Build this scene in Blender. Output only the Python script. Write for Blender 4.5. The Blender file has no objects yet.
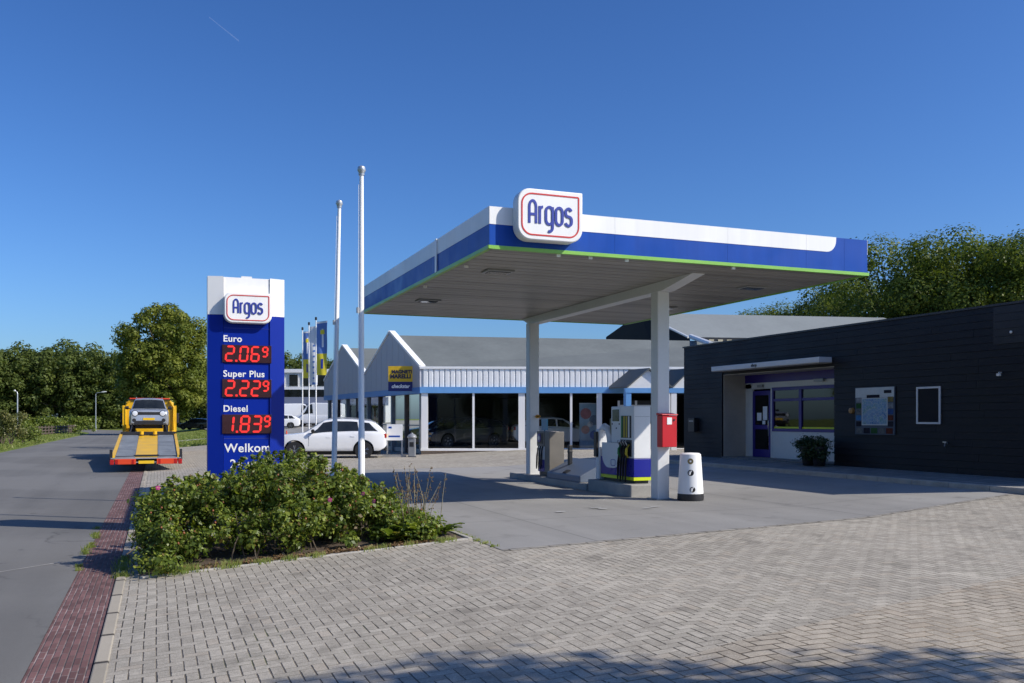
import bpy, math, random
import numpy as np
from mathutils import Matrix, Vector
R = math.radians
random.seed(7)
scene = bpy.context.scene
col = scene.collection
# ------------------------------------------------------------------ frame
# world x runs along the forecourt front (away from the road), y runs along the road, z up; the camera is at x=y=0
TH = R(21.3); ST, CT = math.sin(TH), math.cos(TH)
F = 909.0; EYE = 1.65; HZ = 419.0
def cam2w(X, Y, z=0.0):
    return (CT*X + ST*Y, -ST*X + CT*Y, z)
def at(px, Y, z=0.0):
    return cam2w((px-512)/F*Y, Y, z)
def interp(x, pts):
    if x <= pts[0][0]: return pts[0][1]
    for (x0, y0), (x1, y1) in zip(pts, pts[1:]):
        if x <= x1:
            return y0 + (y1-y0)*(x-x0)/(x1-x0)
    return pts[-1][1]
ZG = [(-4000, -.30), (-9.2, -.30), (-8.7, -.335), (-.48, -.33), (-.36, -.312), (4, -.03), (11, 0), (15.3, .22), (17, .26), (4000, .3)]
def zg(a, b=0):
    z = interp(a, ZG)
    if b > 45: z += .013*min(b-45, 90)*min(1, max(0, (a-3)/6))
    return z
# ------------------------------------------------------------------ materials
MATS = {}
def new_mat(name):
    m = bpy.data.materials.new(name); m.use_nodes = True
    nt = m.node_tree; b = nt.nodes['Principled BSDF']
    return m, nt, b
class NT:
    def __init__(s, nt): s.nt = nt
    def n(s, t, **kw):
        nd = s.nt.nodes.new(t)
        for k, v in kw.items(): setattr(nd, k, v)
        return nd
    def l(s, a, b): s.nt.links.new(a, b)
    def val(s, sock, v):
        if hasattr(v, 'is_output') or hasattr(v, 'links'): s.l(v, sock)
        else: sock.default_value = v
    def m(s, op, a, b=None, c=None):
        nd = s.n('ShaderNodeMath', operation=op)
        s.val(nd.inputs[0], a)
        if b is not None: s.val(nd.inputs[1], b)
        if c is not None: s.val(nd.inputs[2], c)
        return nd.outputs[0]
    def mix(s, f, a, b, bt='MIX'):
        nd = s.n('ShaderNodeMix', data_type='RGBA', blend_type=bt)
        s.val(nd.inputs[0], f); s.val(nd.inputs[6], a); s.val(nd.inputs[7], b)
        return nd.outputs[2]
    def noise(s, vec, scale, detail=3, rough=.55):
        nd = s.n('ShaderNodeTexNoise')
        nd.inputs['Scale'].default_value = scale; nd.inputs['Detail'].default_value = detail; nd.inputs['Roughness'].default_value = rough
        if vec is not None: s.l(vec, nd.inputs['Vector'])
        return nd.outputs['Fac']
    def ramp(s, f, stops):
        nd = s.n('ShaderNodeValToRGB')
        e = nd.color_ramp.elements
        while len(e) < len(stops): e.new(.5)
        for el, (p, c) in zip(e, stops):
            el.position = p; el.color = (c, c, c, 1) if not isinstance(c, tuple) else (*c, 1)
        s.l(f, nd.inputs[0])
        return nd.outputs[0]
    def coord(s, which='Object'):
        return s.n('ShaderNodeTexCoord').outputs[which]
def c4(c): return (c[0], c[1], c[2], 1)
def pm(name, c, rough=.5, metal=0, var=.12, scale=3, bump=0, bscale=40, spec=.5, coat=0):
    if name in MATS: return MATS[name]
    m, nt, b = new_mat(name); t = NT(nt)
    co = t.coord()
    f = t.noise(co, scale, 5)
    f2 = t.noise(co, scale*9, 3)
    ff = t.m('ADD', t.m('MULTIPLY', f, .7), t.m('MULTIPLY', f2, .3))
    lo = tuple(x*(1-var) for x in c); hi = tuple(min(1, x*(1+var)) for x in c)
    rr = t.ramp(ff, [(.3, lo), (.7, hi)])
    t.l(rr, b.inputs['Base Color'])
    b.inputs['Metallic'].default_value = metal
    b.inputs['Specular IOR Level'].default_value = spec
    b.inputs['Coat Weight'].default_value = coat
    t.l(t.ramp(f, [(.3, max(0, rough-.06)), (.7, min(1, rough+.06))]), b.inputs['Roughness'])
    if bump:
        bp = t.n('ShaderNodeBump'); bp.inputs['Strength'].default_value = bump; bp.inputs['Distance'].default_value = .01
        t.l(t.noise(co, bscale, 4), bp.inputs['Height']); t.l(bp.outputs[0], b.inputs['Normal'])
    MATS[name] = m
    return m
def streaky(name, c, rough=.38, var=.1, spec=.2):
    """painted sheet with faint rain streaks and dust"""
    m, nt, b = new_mat(name); t = NT(nt); co = t.coord()
    mp_ = t.n('ShaderNodeMapping'); mp_.inputs['Scale'].default_value = (6, 6, .5); t.l(co, mp_.inputs[0])
    f = t.m('ADD', t.m('MULTIPLY', t.noise(mp_.outputs[0], 1.0, 5, .6), .6), t.m('MULTIPLY', t.noise(co, .7, 4), .5))
    t.l(t.ramp(f, [(.35, tuple(x*(1-var) for x in c)), (.7, tuple(min(1, x*(1+var)) for x in c))]), b.inputs['Base Color'])
    t.l(t.ramp(t.noise(co, 1.4, 4), [(.3, rough-.08), (.7, rough+.12)]), b.inputs['Roughness']); b.inputs['Specular IOR Level'].default_value = spec
    bp = t.n('ShaderNodeBump'); bp.inputs['Strength'].default_value = .12; bp.inputs['Distance'].default_value = .03
    t.l(t.noise(co, .9, 2), bp.inputs['Height']); t.l(bp.outputs[0], b.inputs['Normal'])
    return m
def emit(name, c, s, base=(.02, .02, .02)):
    m, nt, b = new_mat(name)
    b.inputs['Base Color'].default_value = c4(base)
    b.inputs['Emission Color'].default_value = c4(c); b.inputs['Emission Strength'].default_value = s
    b.inputs['Roughness'].default_value = .4
    t = NT(nt)
    t.l(t.mix(t.noise(t.coord(), 60), c4(base), c4(tuple(x*1.3 for x in base))), b.inputs['Base Color'])
    return m
def glass(name, tint=(.5, .55, .6), rough=.02, refl=1.0):
    m, nt, b = new_mat(name); t = NT(nt)
    nt.nodes.remove(b)
    out = nt.nodes['Material Output']
    tr = t.n('ShaderNodeBsdfTransparent'); tr.inputs[0].default_value = c4(tint)
    gl = t.n('ShaderNodeBsdfGlossy'); gl.inputs['Roughness'].default_value = rough
    gl.inputs['Color'].default_value = (.95, .97, 1, 1)
    fr = t.n('ShaderNodeLayerWeight'); fr.inputs['Blend'].default_value = .5
    bp = t.n('ShaderNodeBump'); bp.inputs['Strength'].default_value = .03; bp.inputs['Distance'].default_value = .02
    t.l(t.noise(t.coord(), .9, 2), bp.inputs['Height']); t.l(bp.outputs[0], gl.inputs['Normal'])
    mx = t.n('ShaderNodeMixShader')
    t.l(t.m('MINIMUM', 1.0, t.m('MULTIPLY', t.m('ADD', .04, t.m('MULTIPLY', t.m('POWER', fr.outputs['Facing'], 5.0), .9)), refl)), mx.inputs[0]); t.l(tr.outputs[0], mx.inputs[1]); t.l(gl.outputs[0], mx.inputs[2])
    t.l(mx.outputs[0], out.inputs[0])
    return m
def leafmat(name, dark, mid, light, trans=.35, scale=.5, brown=0, rnd=.55, spec=.4):
    m, nt, b = new_mat(name); t = NT(nt)
    geo = t.n('ShaderNodeNewGeometry')
    ri = geo.outputs['Random Per Island']
    nz = t.noise(t.coord(), scale, 3)
    f = t.m('ADD', t.m('MULTIPLY', ri, rnd), t.m('ADD', (.55-rnd)*.5, t.m('MULTIPLY', t.m('SUBTRACT', nz, .25), .9+(.55-rnd)*2)))
    c = t.ramp(f, [(.1, dark), (.5, mid), (.95, light)])
    if brown:
        c = t.mix(t.ramp(t.m('FRACT', t.m('MULTIPLY', ri, 37.0)), [(1-brown, 0.0), (min(1, 1-brown+.01), .8)]), c, (.16, .085, .03, 1))
    t.l(c, b.inputs['Base Color']); b.inputs['Roughness'].default_value = .42; b.inputs['Specular IOR Level'].default_value = spec
    tr = t.n('ShaderNodeBsdfTranslucent')
    t.l(t.mix(1.0, c, (1.3, 1.35, .6, 1), 'MULTIPLY'), tr.inputs[0])
    mx = t.n('ShaderNodeMixShader'); mx.inputs[0].default_value = trans
    t.l(b.outputs[0], mx.inputs[1]); t.l(tr.outputs[0], mx.inputs[2])
    t.l(mx.outputs[0], nt.nodes['Material Output'].inputs[0])
    return m
def herringbone(name, c_lo, c_hi, joint, unit=.1, jw=.05, stain=1.0, lxk=1.7, lxm=.35):
    m, nt, b = new_mat(name); t = NT(nt)
    co = t.coord()
    # small wobble so courses are hand-laid
    wob = t.n('ShaderNodeTexNoise'); wob.inputs['Scale'].default_value = .8; t.l(co, wob.inputs['Vector'])
    va = t.n('ShaderNodeVectorMath', operation='MULTIPLY_ADD'); t.l(wob.outputs['Color'], va.inputs[0])
    va.inputs[1].default_value = (.022, .022, 0); t.l(co, va.inputs[2])
    sx = t.n('ShaderNodeSeparateXYZ'); t.l(va.outputs[0], sx.inputs[0])
    X = t.m('DIVIDE', sx.outputs[0], unit); Y = t.m('DIVIDE', sx.outputs[1], unit)
    i = t.m('FLOOR', X); j = t.m('FLOOR', Y)
    fx = t.m('SUBTRACT', X, i); fy = t.m('SUBTRACT', Y, j)
    k = t.m('FLOORED_MODULO', t.m('SUBTRACT', i, j), 4)
    def eq(v): return t.m('COMPARE', k, v, .1)
    k0, k1, k2, k3 = eq(0), eq(1), eq(2), eq(3)
    L = t.m('ADD', fx, k1); Rr = t.m('ADD', t.m('SUBTRACT', 1, fx), k0)
    B = t.m('ADD', fy, k2); T = t.m('ADD', t.m('SUBTRACT', 1, fy), k3)
    ln = t.m('MINIMUM', L, Rr)           # joints running along y
    lx = t.m('MINIMUM', B, T)            # joints running along x
    nzw = t.m('ADD', t.m('MULTIPLY', t.noise(co, 1.3, 2), .45), t.m('MULTIPLY', t.noise(co, 13, 3, .7), .75))
    jwv = t.m('MULTIPLY', t.m('MAXIMUM', .12, t.m('SUBTRACT', t.m('MULTIPLY', nzw, 3.6), 1.15)), jw)
    def soft(d): 
        s = t.n('ShaderNodeMapRange'); s.interpolation_type = 'SMOOTHSTEP'
        t.l(d, s.inputs[0]); t.l(t.m('MULTIPLY', jwv, .5), s.inputs[1]); t.l(t.m('MULTIPLY', jwv, 1.5), s.inputs[2])
        return s.outputs[0]
    s1 = soft(ln); s2 = t.m('MAXIMUM', soft(t.m('MULTIPLY', lx, lxk)), lxm)  # x joints painted fainter than y joints: facing shade put into the colour
    s = t.m('MINIMUM', s1, s2)
    bi = t.m('SUBTRACT', i, k1); bj = t.m('ADD', j, k3)
    cb = t.n('ShaderNodeCombineXYZ'); t.l(bi, cb.inputs[0]); t.l(bj, cb.inputs[1]); t.l(k, cb.inputs[2])
    cb2 = t.n('ShaderNodeCombineXYZ'); t.l(bi, cb2.inputs[0]); t.l(bj, cb2.inputs[1])
    wn = t.n('ShaderNodeTexWhiteNoise', noise_dimensions='3D'); t.l(cb2.outputs[0], wn.inputs[0])
    big = t.noise(co, .35, 6, .62); mid = t.noise(co, 2.6, 5, .65); fine = t.noise(co, 62, 4, .75); grit = t.noise(co, 120, 3, .8)
    f = t.m('ADD', t.m('MULTIPLY', wn.outputs[0], .24), t.m('ADD', t.m('MULTIPLY', big, .45*stain), t.m('ADD', t.m('MULTIPLY', mid, .35), t.m('MULTIPLY', t.m('SUBTRACT', fine, .5), .95))))
    base = t.ramp(f, [(.24, c_lo), (.92, c_hi)])
    spk = t.ramp(grit, [(.36, .66), (.62, 1.14)])
    base = t.mix(.85, base, t.mix(1, base, spk, 'MULTIPLY'))
    # pale lime bloom and dark oily blots
    bl = t.ramp(t.noise(co, .9, 6, .7), [(.6, 0.0), (.78, .45)])
    base = t.mix(bl, base, c4(tuple(x*1.28 for x in c_hi)))
    oil = t.ramp(t.noise(co, 1.7, 4, .6), [(.30, .55), (.42, 0.0)])
    base = t.mix(oil, base, c4(tuple(x*.62 for x in c_lo)))
    dst = t.ramp(t.noise(co, 5.5, 5, .75), [(.38, .35), (.55, 0.0)])
    base = t.mix(dst, base, c4(tuple(x*.7 for x in c_lo)))
    # odd browner bricks, moss and sand in the joints
    odd = t.ramp(wn.outputs[0], [(.9, 0.0), (.94, .22)])
    base = t.mix(odd, base, c4((c_lo[0]*1.05, c_lo[1]*.88, c_lo[2]*.74)))
    jn = t.ramp(t.noise(co, .6, 3), [(.35, tuple(x*.8 for x in joint)), (.65, tuple(x*3.2 for x in joint))])
    jn = t.mix(t.ramp(t.noise(co, 1.4, 4), [(.56, 0.0), (.68, .7)]), jn, (.10, .115, .05, 1))
    t.l(t.mix(s, jn, base), b.inputs['Base Color'])
    b.inputs['Roughness'].default_value = .85; b.inputs['Specular IOR Level'].default_value = .25
    bp = t.n('ShaderNodeBump'); bp.inputs['Strength'].default_value = .9; bp.inputs['Distance'].default_value = .009
    hgt = t.m('ADD', t.m('MULTIPLY', s, 1.0), t.m('ADD', t.m('MULTIPLY', fine, .3), t.m('MULTIPLY', wn.outputs[0], .25)))
    t.l(hgt, bp.inputs['Height']); t.l(bp.outputs[0], b.inputs['Normal'])
    return m
def asphalt(name, c, speck=.35, patch=.25, cracks=True, joints=None):
    m, nt, b = new_mat(name); t = NT(nt)
    co = t.coord()
    big = t.noise(co, .22, 6, .6); fine = t.noise(co, 48, 4, .85); mid = t.noise(co, 1.9, 5, .7)
    st = t.n('ShaderNodeMapping'); t.l(co, st.inputs[0]); st.inputs['Scale'].default_value = (1.4, .05, 1)
    streak = t.noise(st.outputs[0], 1.0, 4)
    pv = t.ramp(t.noise(co, .12, 2, .4), [(.47, 0.0), (.53, .3)])
    f = t.m('ADD', t.m('ADD', pv, t.m('MULTIPLY', big, patch*2)), t.m('ADD', t.m('MULTIPLY', t.m('SUBTRACT', fine, .5), speck*2), t.m('ADD', t.m('MULTIPLY', mid, .25), t.m('MULTIPLY', t.m('SUBTRACT', streak, .2), .75))))
    base = t.ramp(f, [(.15, tuple(x*.72 for x in c)), (1.0, tuple(x*1.32 for x in c))])
    drip = t.ramp(t.noise(co, 2.3, 3, .5), [(.24, .55), (.30, 0.0)])
    base = t.mix(drip, base, c4(tuple(x*.5 for x in c)))
    if cracks:
        vo = t.n('ShaderNodeTexVoronoi', feature='DISTANCE_TO_EDGE'); vo.inputs['Scale'].default_value = .23
        wv = t.n('ShaderNodeVectorMath', operation='MULTIPLY_ADD')
        nn = t.n('ShaderNodeTexNoise'); nn.inputs['Scale'].default_value = 1.2; nn.inputs['Detail'].default_value = 5; t.l(co, nn.inputs['Vector'])
        t.l(nn.outputs['Color'], wv.inputs[0]); wv.inputs[1].default_value = (1.1, 1.1, 0); t.l(co, wv.inputs[2])
        t.l(wv.outputs[0], vo.inputs['Vector'])
        cr = t.ramp(vo.outputs['Distance'], [(.0, .55), (.006, 0.0)])
        cr = t.m('MULTIPLY', cr, t.ramp(t.noise(co, .4, 2), [(.5, 0.0), (.62, 1.0)]))
        base = t.mix(cr, base, c4(tuple(x*.35 for x in c)))
    if joints:
        sx = t.n('ShaderNodeSeparateXYZ'); t.l(co, sx.inputs[0])
        for ax, per in joints:
            d = t.m('PINGPONG', sx.outputs[ax], per/2)
            jj = t.ramp(d, [(.0, .75), (.02, 0.0)])
            base = t.mix(jj, base, c4(tuple(x*.4 for x in c)))
        oil = t.ramp(t.noise(co, 1.1, 5, .65), [(.3, .5), (.42, 0.0)])
        base = t.mix(oil, base, c4(tuple(x*.55 for x in c)))
    t.l(base, b.inputs['Base Color'])
    b.inputs['Roughness'].default_value = .82; b.inputs['Specular IOR Level'].default_value = .3
    bp = t.n('ShaderNodeBump'); bp.inputs['Strength'].default_value = .5; bp.inputs['Distance'].default_value = .005
    t.l(fine, bp.inputs['Height']); t.l(bp.outputs[0], b.inputs['Normal'])
    return m
def rows(name, c, joint, rowx, rowy, off=.5, jw=.06, var=.3, wear=None):
    """running-bond bricks/slabs: rows across x of width rowx, units of length rowy along y"""
    m, nt, b = new_mat(name); t = NT(nt)
    co = t.coord()
    sx = t.n('ShaderNodeSeparateXYZ'); t.l(co, sx.inputs[0])
    X = t.m('DIVIDE', sx.outputs[0], rowx); i = t.m('FLOOR', X); fx = t.m('SUBTRACT', X, i)
    Y = t.m('ADD', t.m('DIVIDE', sx.outputs[1], rowy), t.m('MULTIPLY', i, off)); j = t.m('FLOOR', Y); fy = t.m('SUBTRACT', Y, j)
    dx = t.m('MINIMUM', fx, t.m('SUBTRACT', 1, fx)); dy = t.m('MULTIPLY', t.m('MINIMUM', fy, t.m('SUBTRACT', 1, fy)), rowy/rowx)
    s = t.ramp(t.m('MINIMUM', dx, dy), [(jw*.5, 0.0), (jw*1.5, 1.0)])
    cb = t.n('ShaderNodeCombineXYZ'); t.l(i, cb.inputs[0]); t.l(j, cb.inputs[1])
    wn = t.n('ShaderNodeTexWhiteNoise', noise_dimensions='3D'); t.l(cb.outputs[0], wn.inputs[0])
    fine = t.noise(co, 150, 3, .7)
    f = t.m('ADD', t.m('MULTIPLY', wn.outputs[0], .5), t.m('ADD', t.m('MULTIPLY', t.noise(co, 1.5, 5), .4), t.m('MULTIPLY', t.m('SUBTRACT', fine, .5), .5)))
    base = t.ramp(f, [(.2, tuple(x*(1-var) for x in c)), (.8, tuple(x*(1+var) for x in c))])
    jc = t.mix(t.ramp(t.noise(co, 2.5, 4), [(.45, 0.0), (.6, 1.0)]), c4(tuple(x*.35 for x in joint)), c4(joint))
    t.l(t.mix(s, jc, base), b.inputs['Base Color'])
    b.inputs['Roughness'].default_value = .85; b.inputs['Specular IOR Level'].default_value = .25
    bp = t.n('ShaderNodeBump'); bp.inputs['Strength'].default_value = .7; bp.inputs['Distance'].default_value = .006
    t.l(t.m('ADD', s, t.m('MULTIPLY', fine, .3)), bp.inputs['Height']); t.l(bp.outputs[0], b.inputs['Normal'])
    return m
def grassmat(name, lo, hi, dry):
    m, nt, b = new_mat(name); t = NT(nt)
    co = t.coord()
    f = t.m('ADD', t.m('MULTIPLY', t.noise(co, .18, 5), .6), t.m('MULTIPLY', t.noise(co, 7, 5, .7), .5))
    base = t.ramp(f, [(.3, lo), (.75, hi)])
    base = t.mix(t.ramp(t.noise(co, .5, 4), [(.45, 0.0), (.7, .7)]), base, c4(dry))
    t.l(base, b.inputs['Base Color']); b.inputs['Roughness'].default_value = .9; b.inputs['Specular IOR Level'].default_value = .1
    bp = t.n('ShaderNodeBump'); bp.inputs['Strength'].default_value = 1; bp.inputs['Distance'].default_value = .08
    t.l(t.noise(co, 12, 5, .8), bp.inputs['Height']); t.l(bp.outputs[0], b.inputs['Normal'])
    return m
# ------------------------------------------------------------------ mesh building
def wl(o):
    v = Vector((0, 0, 0))
    while o is not None:
        v = v + o.location; o = o.parent
    return v
class MB:
    def __init__(s, M=None): s.v = []; s.f = []; s.M = M
    def add(s, vs, fs):
        n = len(s.v)
        if s.M is not None: vs = [tuple(s.M @ Vector(p)) for p in vs]
        s.v += [tuple(p) for p in vs]; s.f += [tuple(i+n for i in f) for f in fs]
        return s
    def box(s, x0, x1, y0, y1, z0, z1):
        return s.add([(x0,y0,z0),(x1,y0,z0),(x1,y1,z0),(x0,y1,z0),(x0,y0,z1),(x1,y0,z1),(x1,y1,z1),(x0,y1,z1)],
                     [(0,3,2,1),(4,5,6,7),(0,1,5,4),(1,2,6,5),(2,3,7,6),(3,0,4,7)])
    def hexa(s, p):
        return s.add(p, [(0,3,2,1),(4,5,6,7),(0,1,5,4),(1,2,6,5),(2,3,7,6),(3,0,4,7)])
    def quad(s, *p): return s.add(p, [tuple(range(len(p)))])
    def prism(s, poly, y0, y1):
        """polygon in (x,z), extruded along y"""
        n = len(poly)
        vs = [(x, y0, z) for x, z in poly] + [(x, y1, z) for x, z in poly]
        fs = [tuple(range(n)), tuple(range(2*n-1, n-1, -1))] + [((i+1) % n, i, n+i, n+(i+1) % n) for i in range(n)]
        return s.add(vs, fs)
    def tube(s, pts, rad, n=8, cap=True):
        pts = [Vector(p) for p in pts]; m = len(pts)
        rad = rad if isinstance(rad, (list, tuple)) else [rad]*m
        vs = []; up = Vector((0.13, .27, 1)).normalized()
        for i, p in enumerate(pts):
            d = (pts[min(i+1, m-1)] - pts[max(i-1, 0)]).normalized()
            ref = up if abs(d.dot(up)) < .95 else Vector((1, 0, 0))
            x = d.cross(ref).normalized(); y = d.cross(x)
            for k in range(n):
                an = 2*math.pi*k/n
                vs.append(p + (x*math.cos(an) + y*math.sin(an))*rad[i])
        fs = [(i*n+k, i*n+(k+1) % n, (i+1)*n+(k+1) % n, (i+1)*n+k) for i in range(m-1) for k in range(n)]
        if cap: fs += [tuple(range(n-1, -1, -1)), tuple((m-1)*n+k for k in range(n))]
        return s.add(vs, fs)
    def lathe(s, prof, c=(0, 0, 0), n=24, axis='z'):
        vs = []
        for r, h in prof:
            for k in range(n):
                an = 2*math.pi*k/n
                x, y = r*math.cos(an), r*math.sin(an)
                p = (x, y, h) if axis == 'z' else ((x, h, y) if axis == 'y' else (h, x, y))
                vs.append((p[0]+c[0], p[1]+c[1], p[2]+c[2]))
        m = len(prof)
        fs = [(i*n+k, i*n+(k+1) % n, (i+1)*n+(k+1) % n, (i+1)*n+k) for i in range(m-1) for k in range(n)]
        fs += [tuple(range(n-1, -1, -1)), tuple((m-1)*n+k for k in range(n))]
        return s.add(vs, fs)
    def ribbon(s, pts, w, y0, y1, closed=False):
        """stroked path in (x,z), extruded y0..y1 (front at y0)"""
        P = [Vector(p) for p in pts]; n = len(P); Lf = []; Rt = []
        for i in range(n):
            if closed: a, b, c = P[i-1], P[i], P[(i+1) % n]
            else: a, b, c = P[max(i-1, 0)], P[i], P[min(i+1, n-1)]
            d1 = (b-a).normalized() if (b-a).length > 1e-9 else (c-b).normalized()
            d2 = (c-b).normalized() if (c-b).length > 1e-9 else d1
            n1 = Vector((-d1.y, d1.x)); n2 = Vector((-d2.y, d2.x)); nn = (n1+n2)
            nn = nn.normalized() if nn.length > 1e-6 else n1
            k = min(2.0, 1/max(.3, nn.dot(n1)))
            Lf.append(b+nn*w/2*k); Rt.append(b-nn*w/2*k)
        vs = [(p.x, y, p.y) for y in (y0, y1) for lst in (Lf, Rt) for p in lst]
        fs = []
        for i in range(n if closed else n-1):
            j = (i+1) % n
            fs += [(i, j, n+j, n+i), (2*n+j, 2*n+i, 3*n+i, 3*n+j), (j, i, 2*n+i, 2*n+j), (n+i, n+j, 3*n+j, 3*n+i)]
        return s.add(vs, fs)
    def build(s, name, mat, parent=None, smooth=None, bevel=0):
        me = bpy.data.meshes.new(name)
        off = wl(parent)
        me.from_pydata([(x-off.x, y-off.y, z-off.z) for x, y, z in s.v], [], s.f)
        me.materials.append(mat)
        o = bpy.data.objects.new(name, me); col.objects.link(o)
        if parent: o.parent = parent
        import bmesh
        bm = bmesh.new(); bm.from_mesh(me); bmesh.ops.recalc_face_normals(bm, faces=bm.faces); bm.to_mesh(me); bm.free()
        if smooth is not None:
            me.polygons.foreach_set('use_smooth', [True]*len(me.polygons)); me.set_sharp_from_angle(angle=R(smooth))
        if bevel:
            bv = o.modifiers.new('Bevel', 'BEVEL'); bv.width = bevel; bv.segments = 2; bv.limit_method = 'ANGLE'; bv.angle_limit = R(40)
        return o
def tag(o, label=None, cat=None, group=None, kind=None):
    if label: o['label'] = label
    if cat: o['category'] = cat
    if group: o['group'] = group
    if kind: o['kind'] = kind
    return o
def empty(name, loc, label=None, cat=None, group=None):
    o = bpy.data.objects.new(name, None); col.objects.link(o); o.location = loc; o.empty_display_size = .2
    return tag(o, label, cat, group)
def struct(o): o['kind'] = 'structure'; return o
def copy_tree(o, parent=None):
    c = o.copy(); col.objects.link(c)
    if parent: c.parent = parent
    for ch in o.children: copy_tree(ch, c)
    return c
def frame(origin, ang, flip=False):
    """local x along ang (radians from world x), y = 90 deg left of it, z up"""
    return Matrix.Translation(origin) @ Matrix.Rotation(ang, 4, 'Z')
_tc = {}
def text_mesh(txt, size, bold=0.0, align='LEFT', sx=1.0, depth=.004, spacing=1.0, shear=0):
    cu = bpy.data.curves.new('lettering', 'FONT'); cu.body = txt; cu.size = size; cu.offset = bold; cu.extrude = depth/2
    cu.align_x = align; cu.space_character = spacing; cu.shear = shear; cu.resolution_u = 4
    o = bpy.data.objects.new('lettering', cu); col.objects.link(o)
    dg = bpy.context.evaluated_depsgraph_get()
    me = bpy.data.meshes.new_from_object(o.evaluated_get(dg))
    bpy.data.objects.remove(o); bpy.data.curves.remove(cu)
    vs = [(v.co.x*sx, -v.co.z, v.co.y) for v in me.vertices]; fs = [tuple(p.vertices) for p in me.polygons]
    bpy.data.meshes.remove(me)
    return vs, fs
def add_text(mb, txt, x, y, z, size, **kw):
    vs, fs = text_mesh(txt, size, **kw)
    return mb.add([(p[0]+x, p[1]+y, p[2]+z) for p in vs], fs)
# ------------------------------------------------------------------ foliage
def leaves_mesh(name, C, N, size, mat, asp=.5, parent=None, fold=.25, rs=None):
    """one rhombus leaf at every row of C, facing N"""
    rs = rs or np.random.RandomState(1)
    n = len(C)
    N = N/np.maximum(1e-6, np.linalg.norm(N, axis=1))[:, None]
    t = rs.normal(size=(n, 3)); t -= N*(t*N).sum(1)[:, None]; t /= np.maximum(1e-6, np.linalg.norm(t, axis=1))[:, None]
    s = np.cross(N, t)
    L = (size*(.65+.7*rs.rand(n)))[:, None] if np.isscalar(size) else (size*(.65+.7*rs.rand(n)))[:, None]
    base = C - t*L*.5; tip = C + t*L*.5
    lf = C + s*L*asp*.5 + N*L*fold*.3 - t*L*.05; rt = C - s*L*asp*.5 + N*L*fold*.3 - t*L*.05
    V = np.stack([base, rt, tip, lf], axis=1).reshape(-1, 3)
    off = wl(parent); V = V - np.array(off)
    me = bpy.data.meshes.new(name)
    me.vertices.add(4*n); me.vertices.foreach_set('co', V.astype(np.float32).ravel())
    me.loops.add(4*n); me.loops.foreach_set('vertex_index', np.arange(4*n, dtype=np.int32))
    me.polygons.add(n); me.polygons.foreach_set('loop_start', np.arange(0, 4*n, 4, dtype=np.int32))
    me.update(calc_edges=True); me.validate()
    me.materials.append(mat)
    o = bpy.data.objects.new(name, me); col.objects.link(o)
    if parent: o.parent = parent
    return o
def clump_cloud(centers, radii, per, rs, up=.35, shell=.55, jit=.55, fuzz=.25):
    C = []; N = []
    for c, r, k in zip(centers, radii, per):
        d = rs.normal(size=(k, 3)); d /= np.linalg.norm(d, axis=1)[:, None]
        rad = r*(shell + (1-shell)*rs.rand(k))**1.0 * (1+fuzz*rs.normal(size=k))
        p = np.array(c) + d*rad[:, None]*np.array([1, 1, .8])
        nn = d + rs.normal(size=(k, 3))*jit + np.array([0, 0, up])
        C.append(p); N.append(nn)
    return np.concatenate(C), np.concatenate(N)
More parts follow.
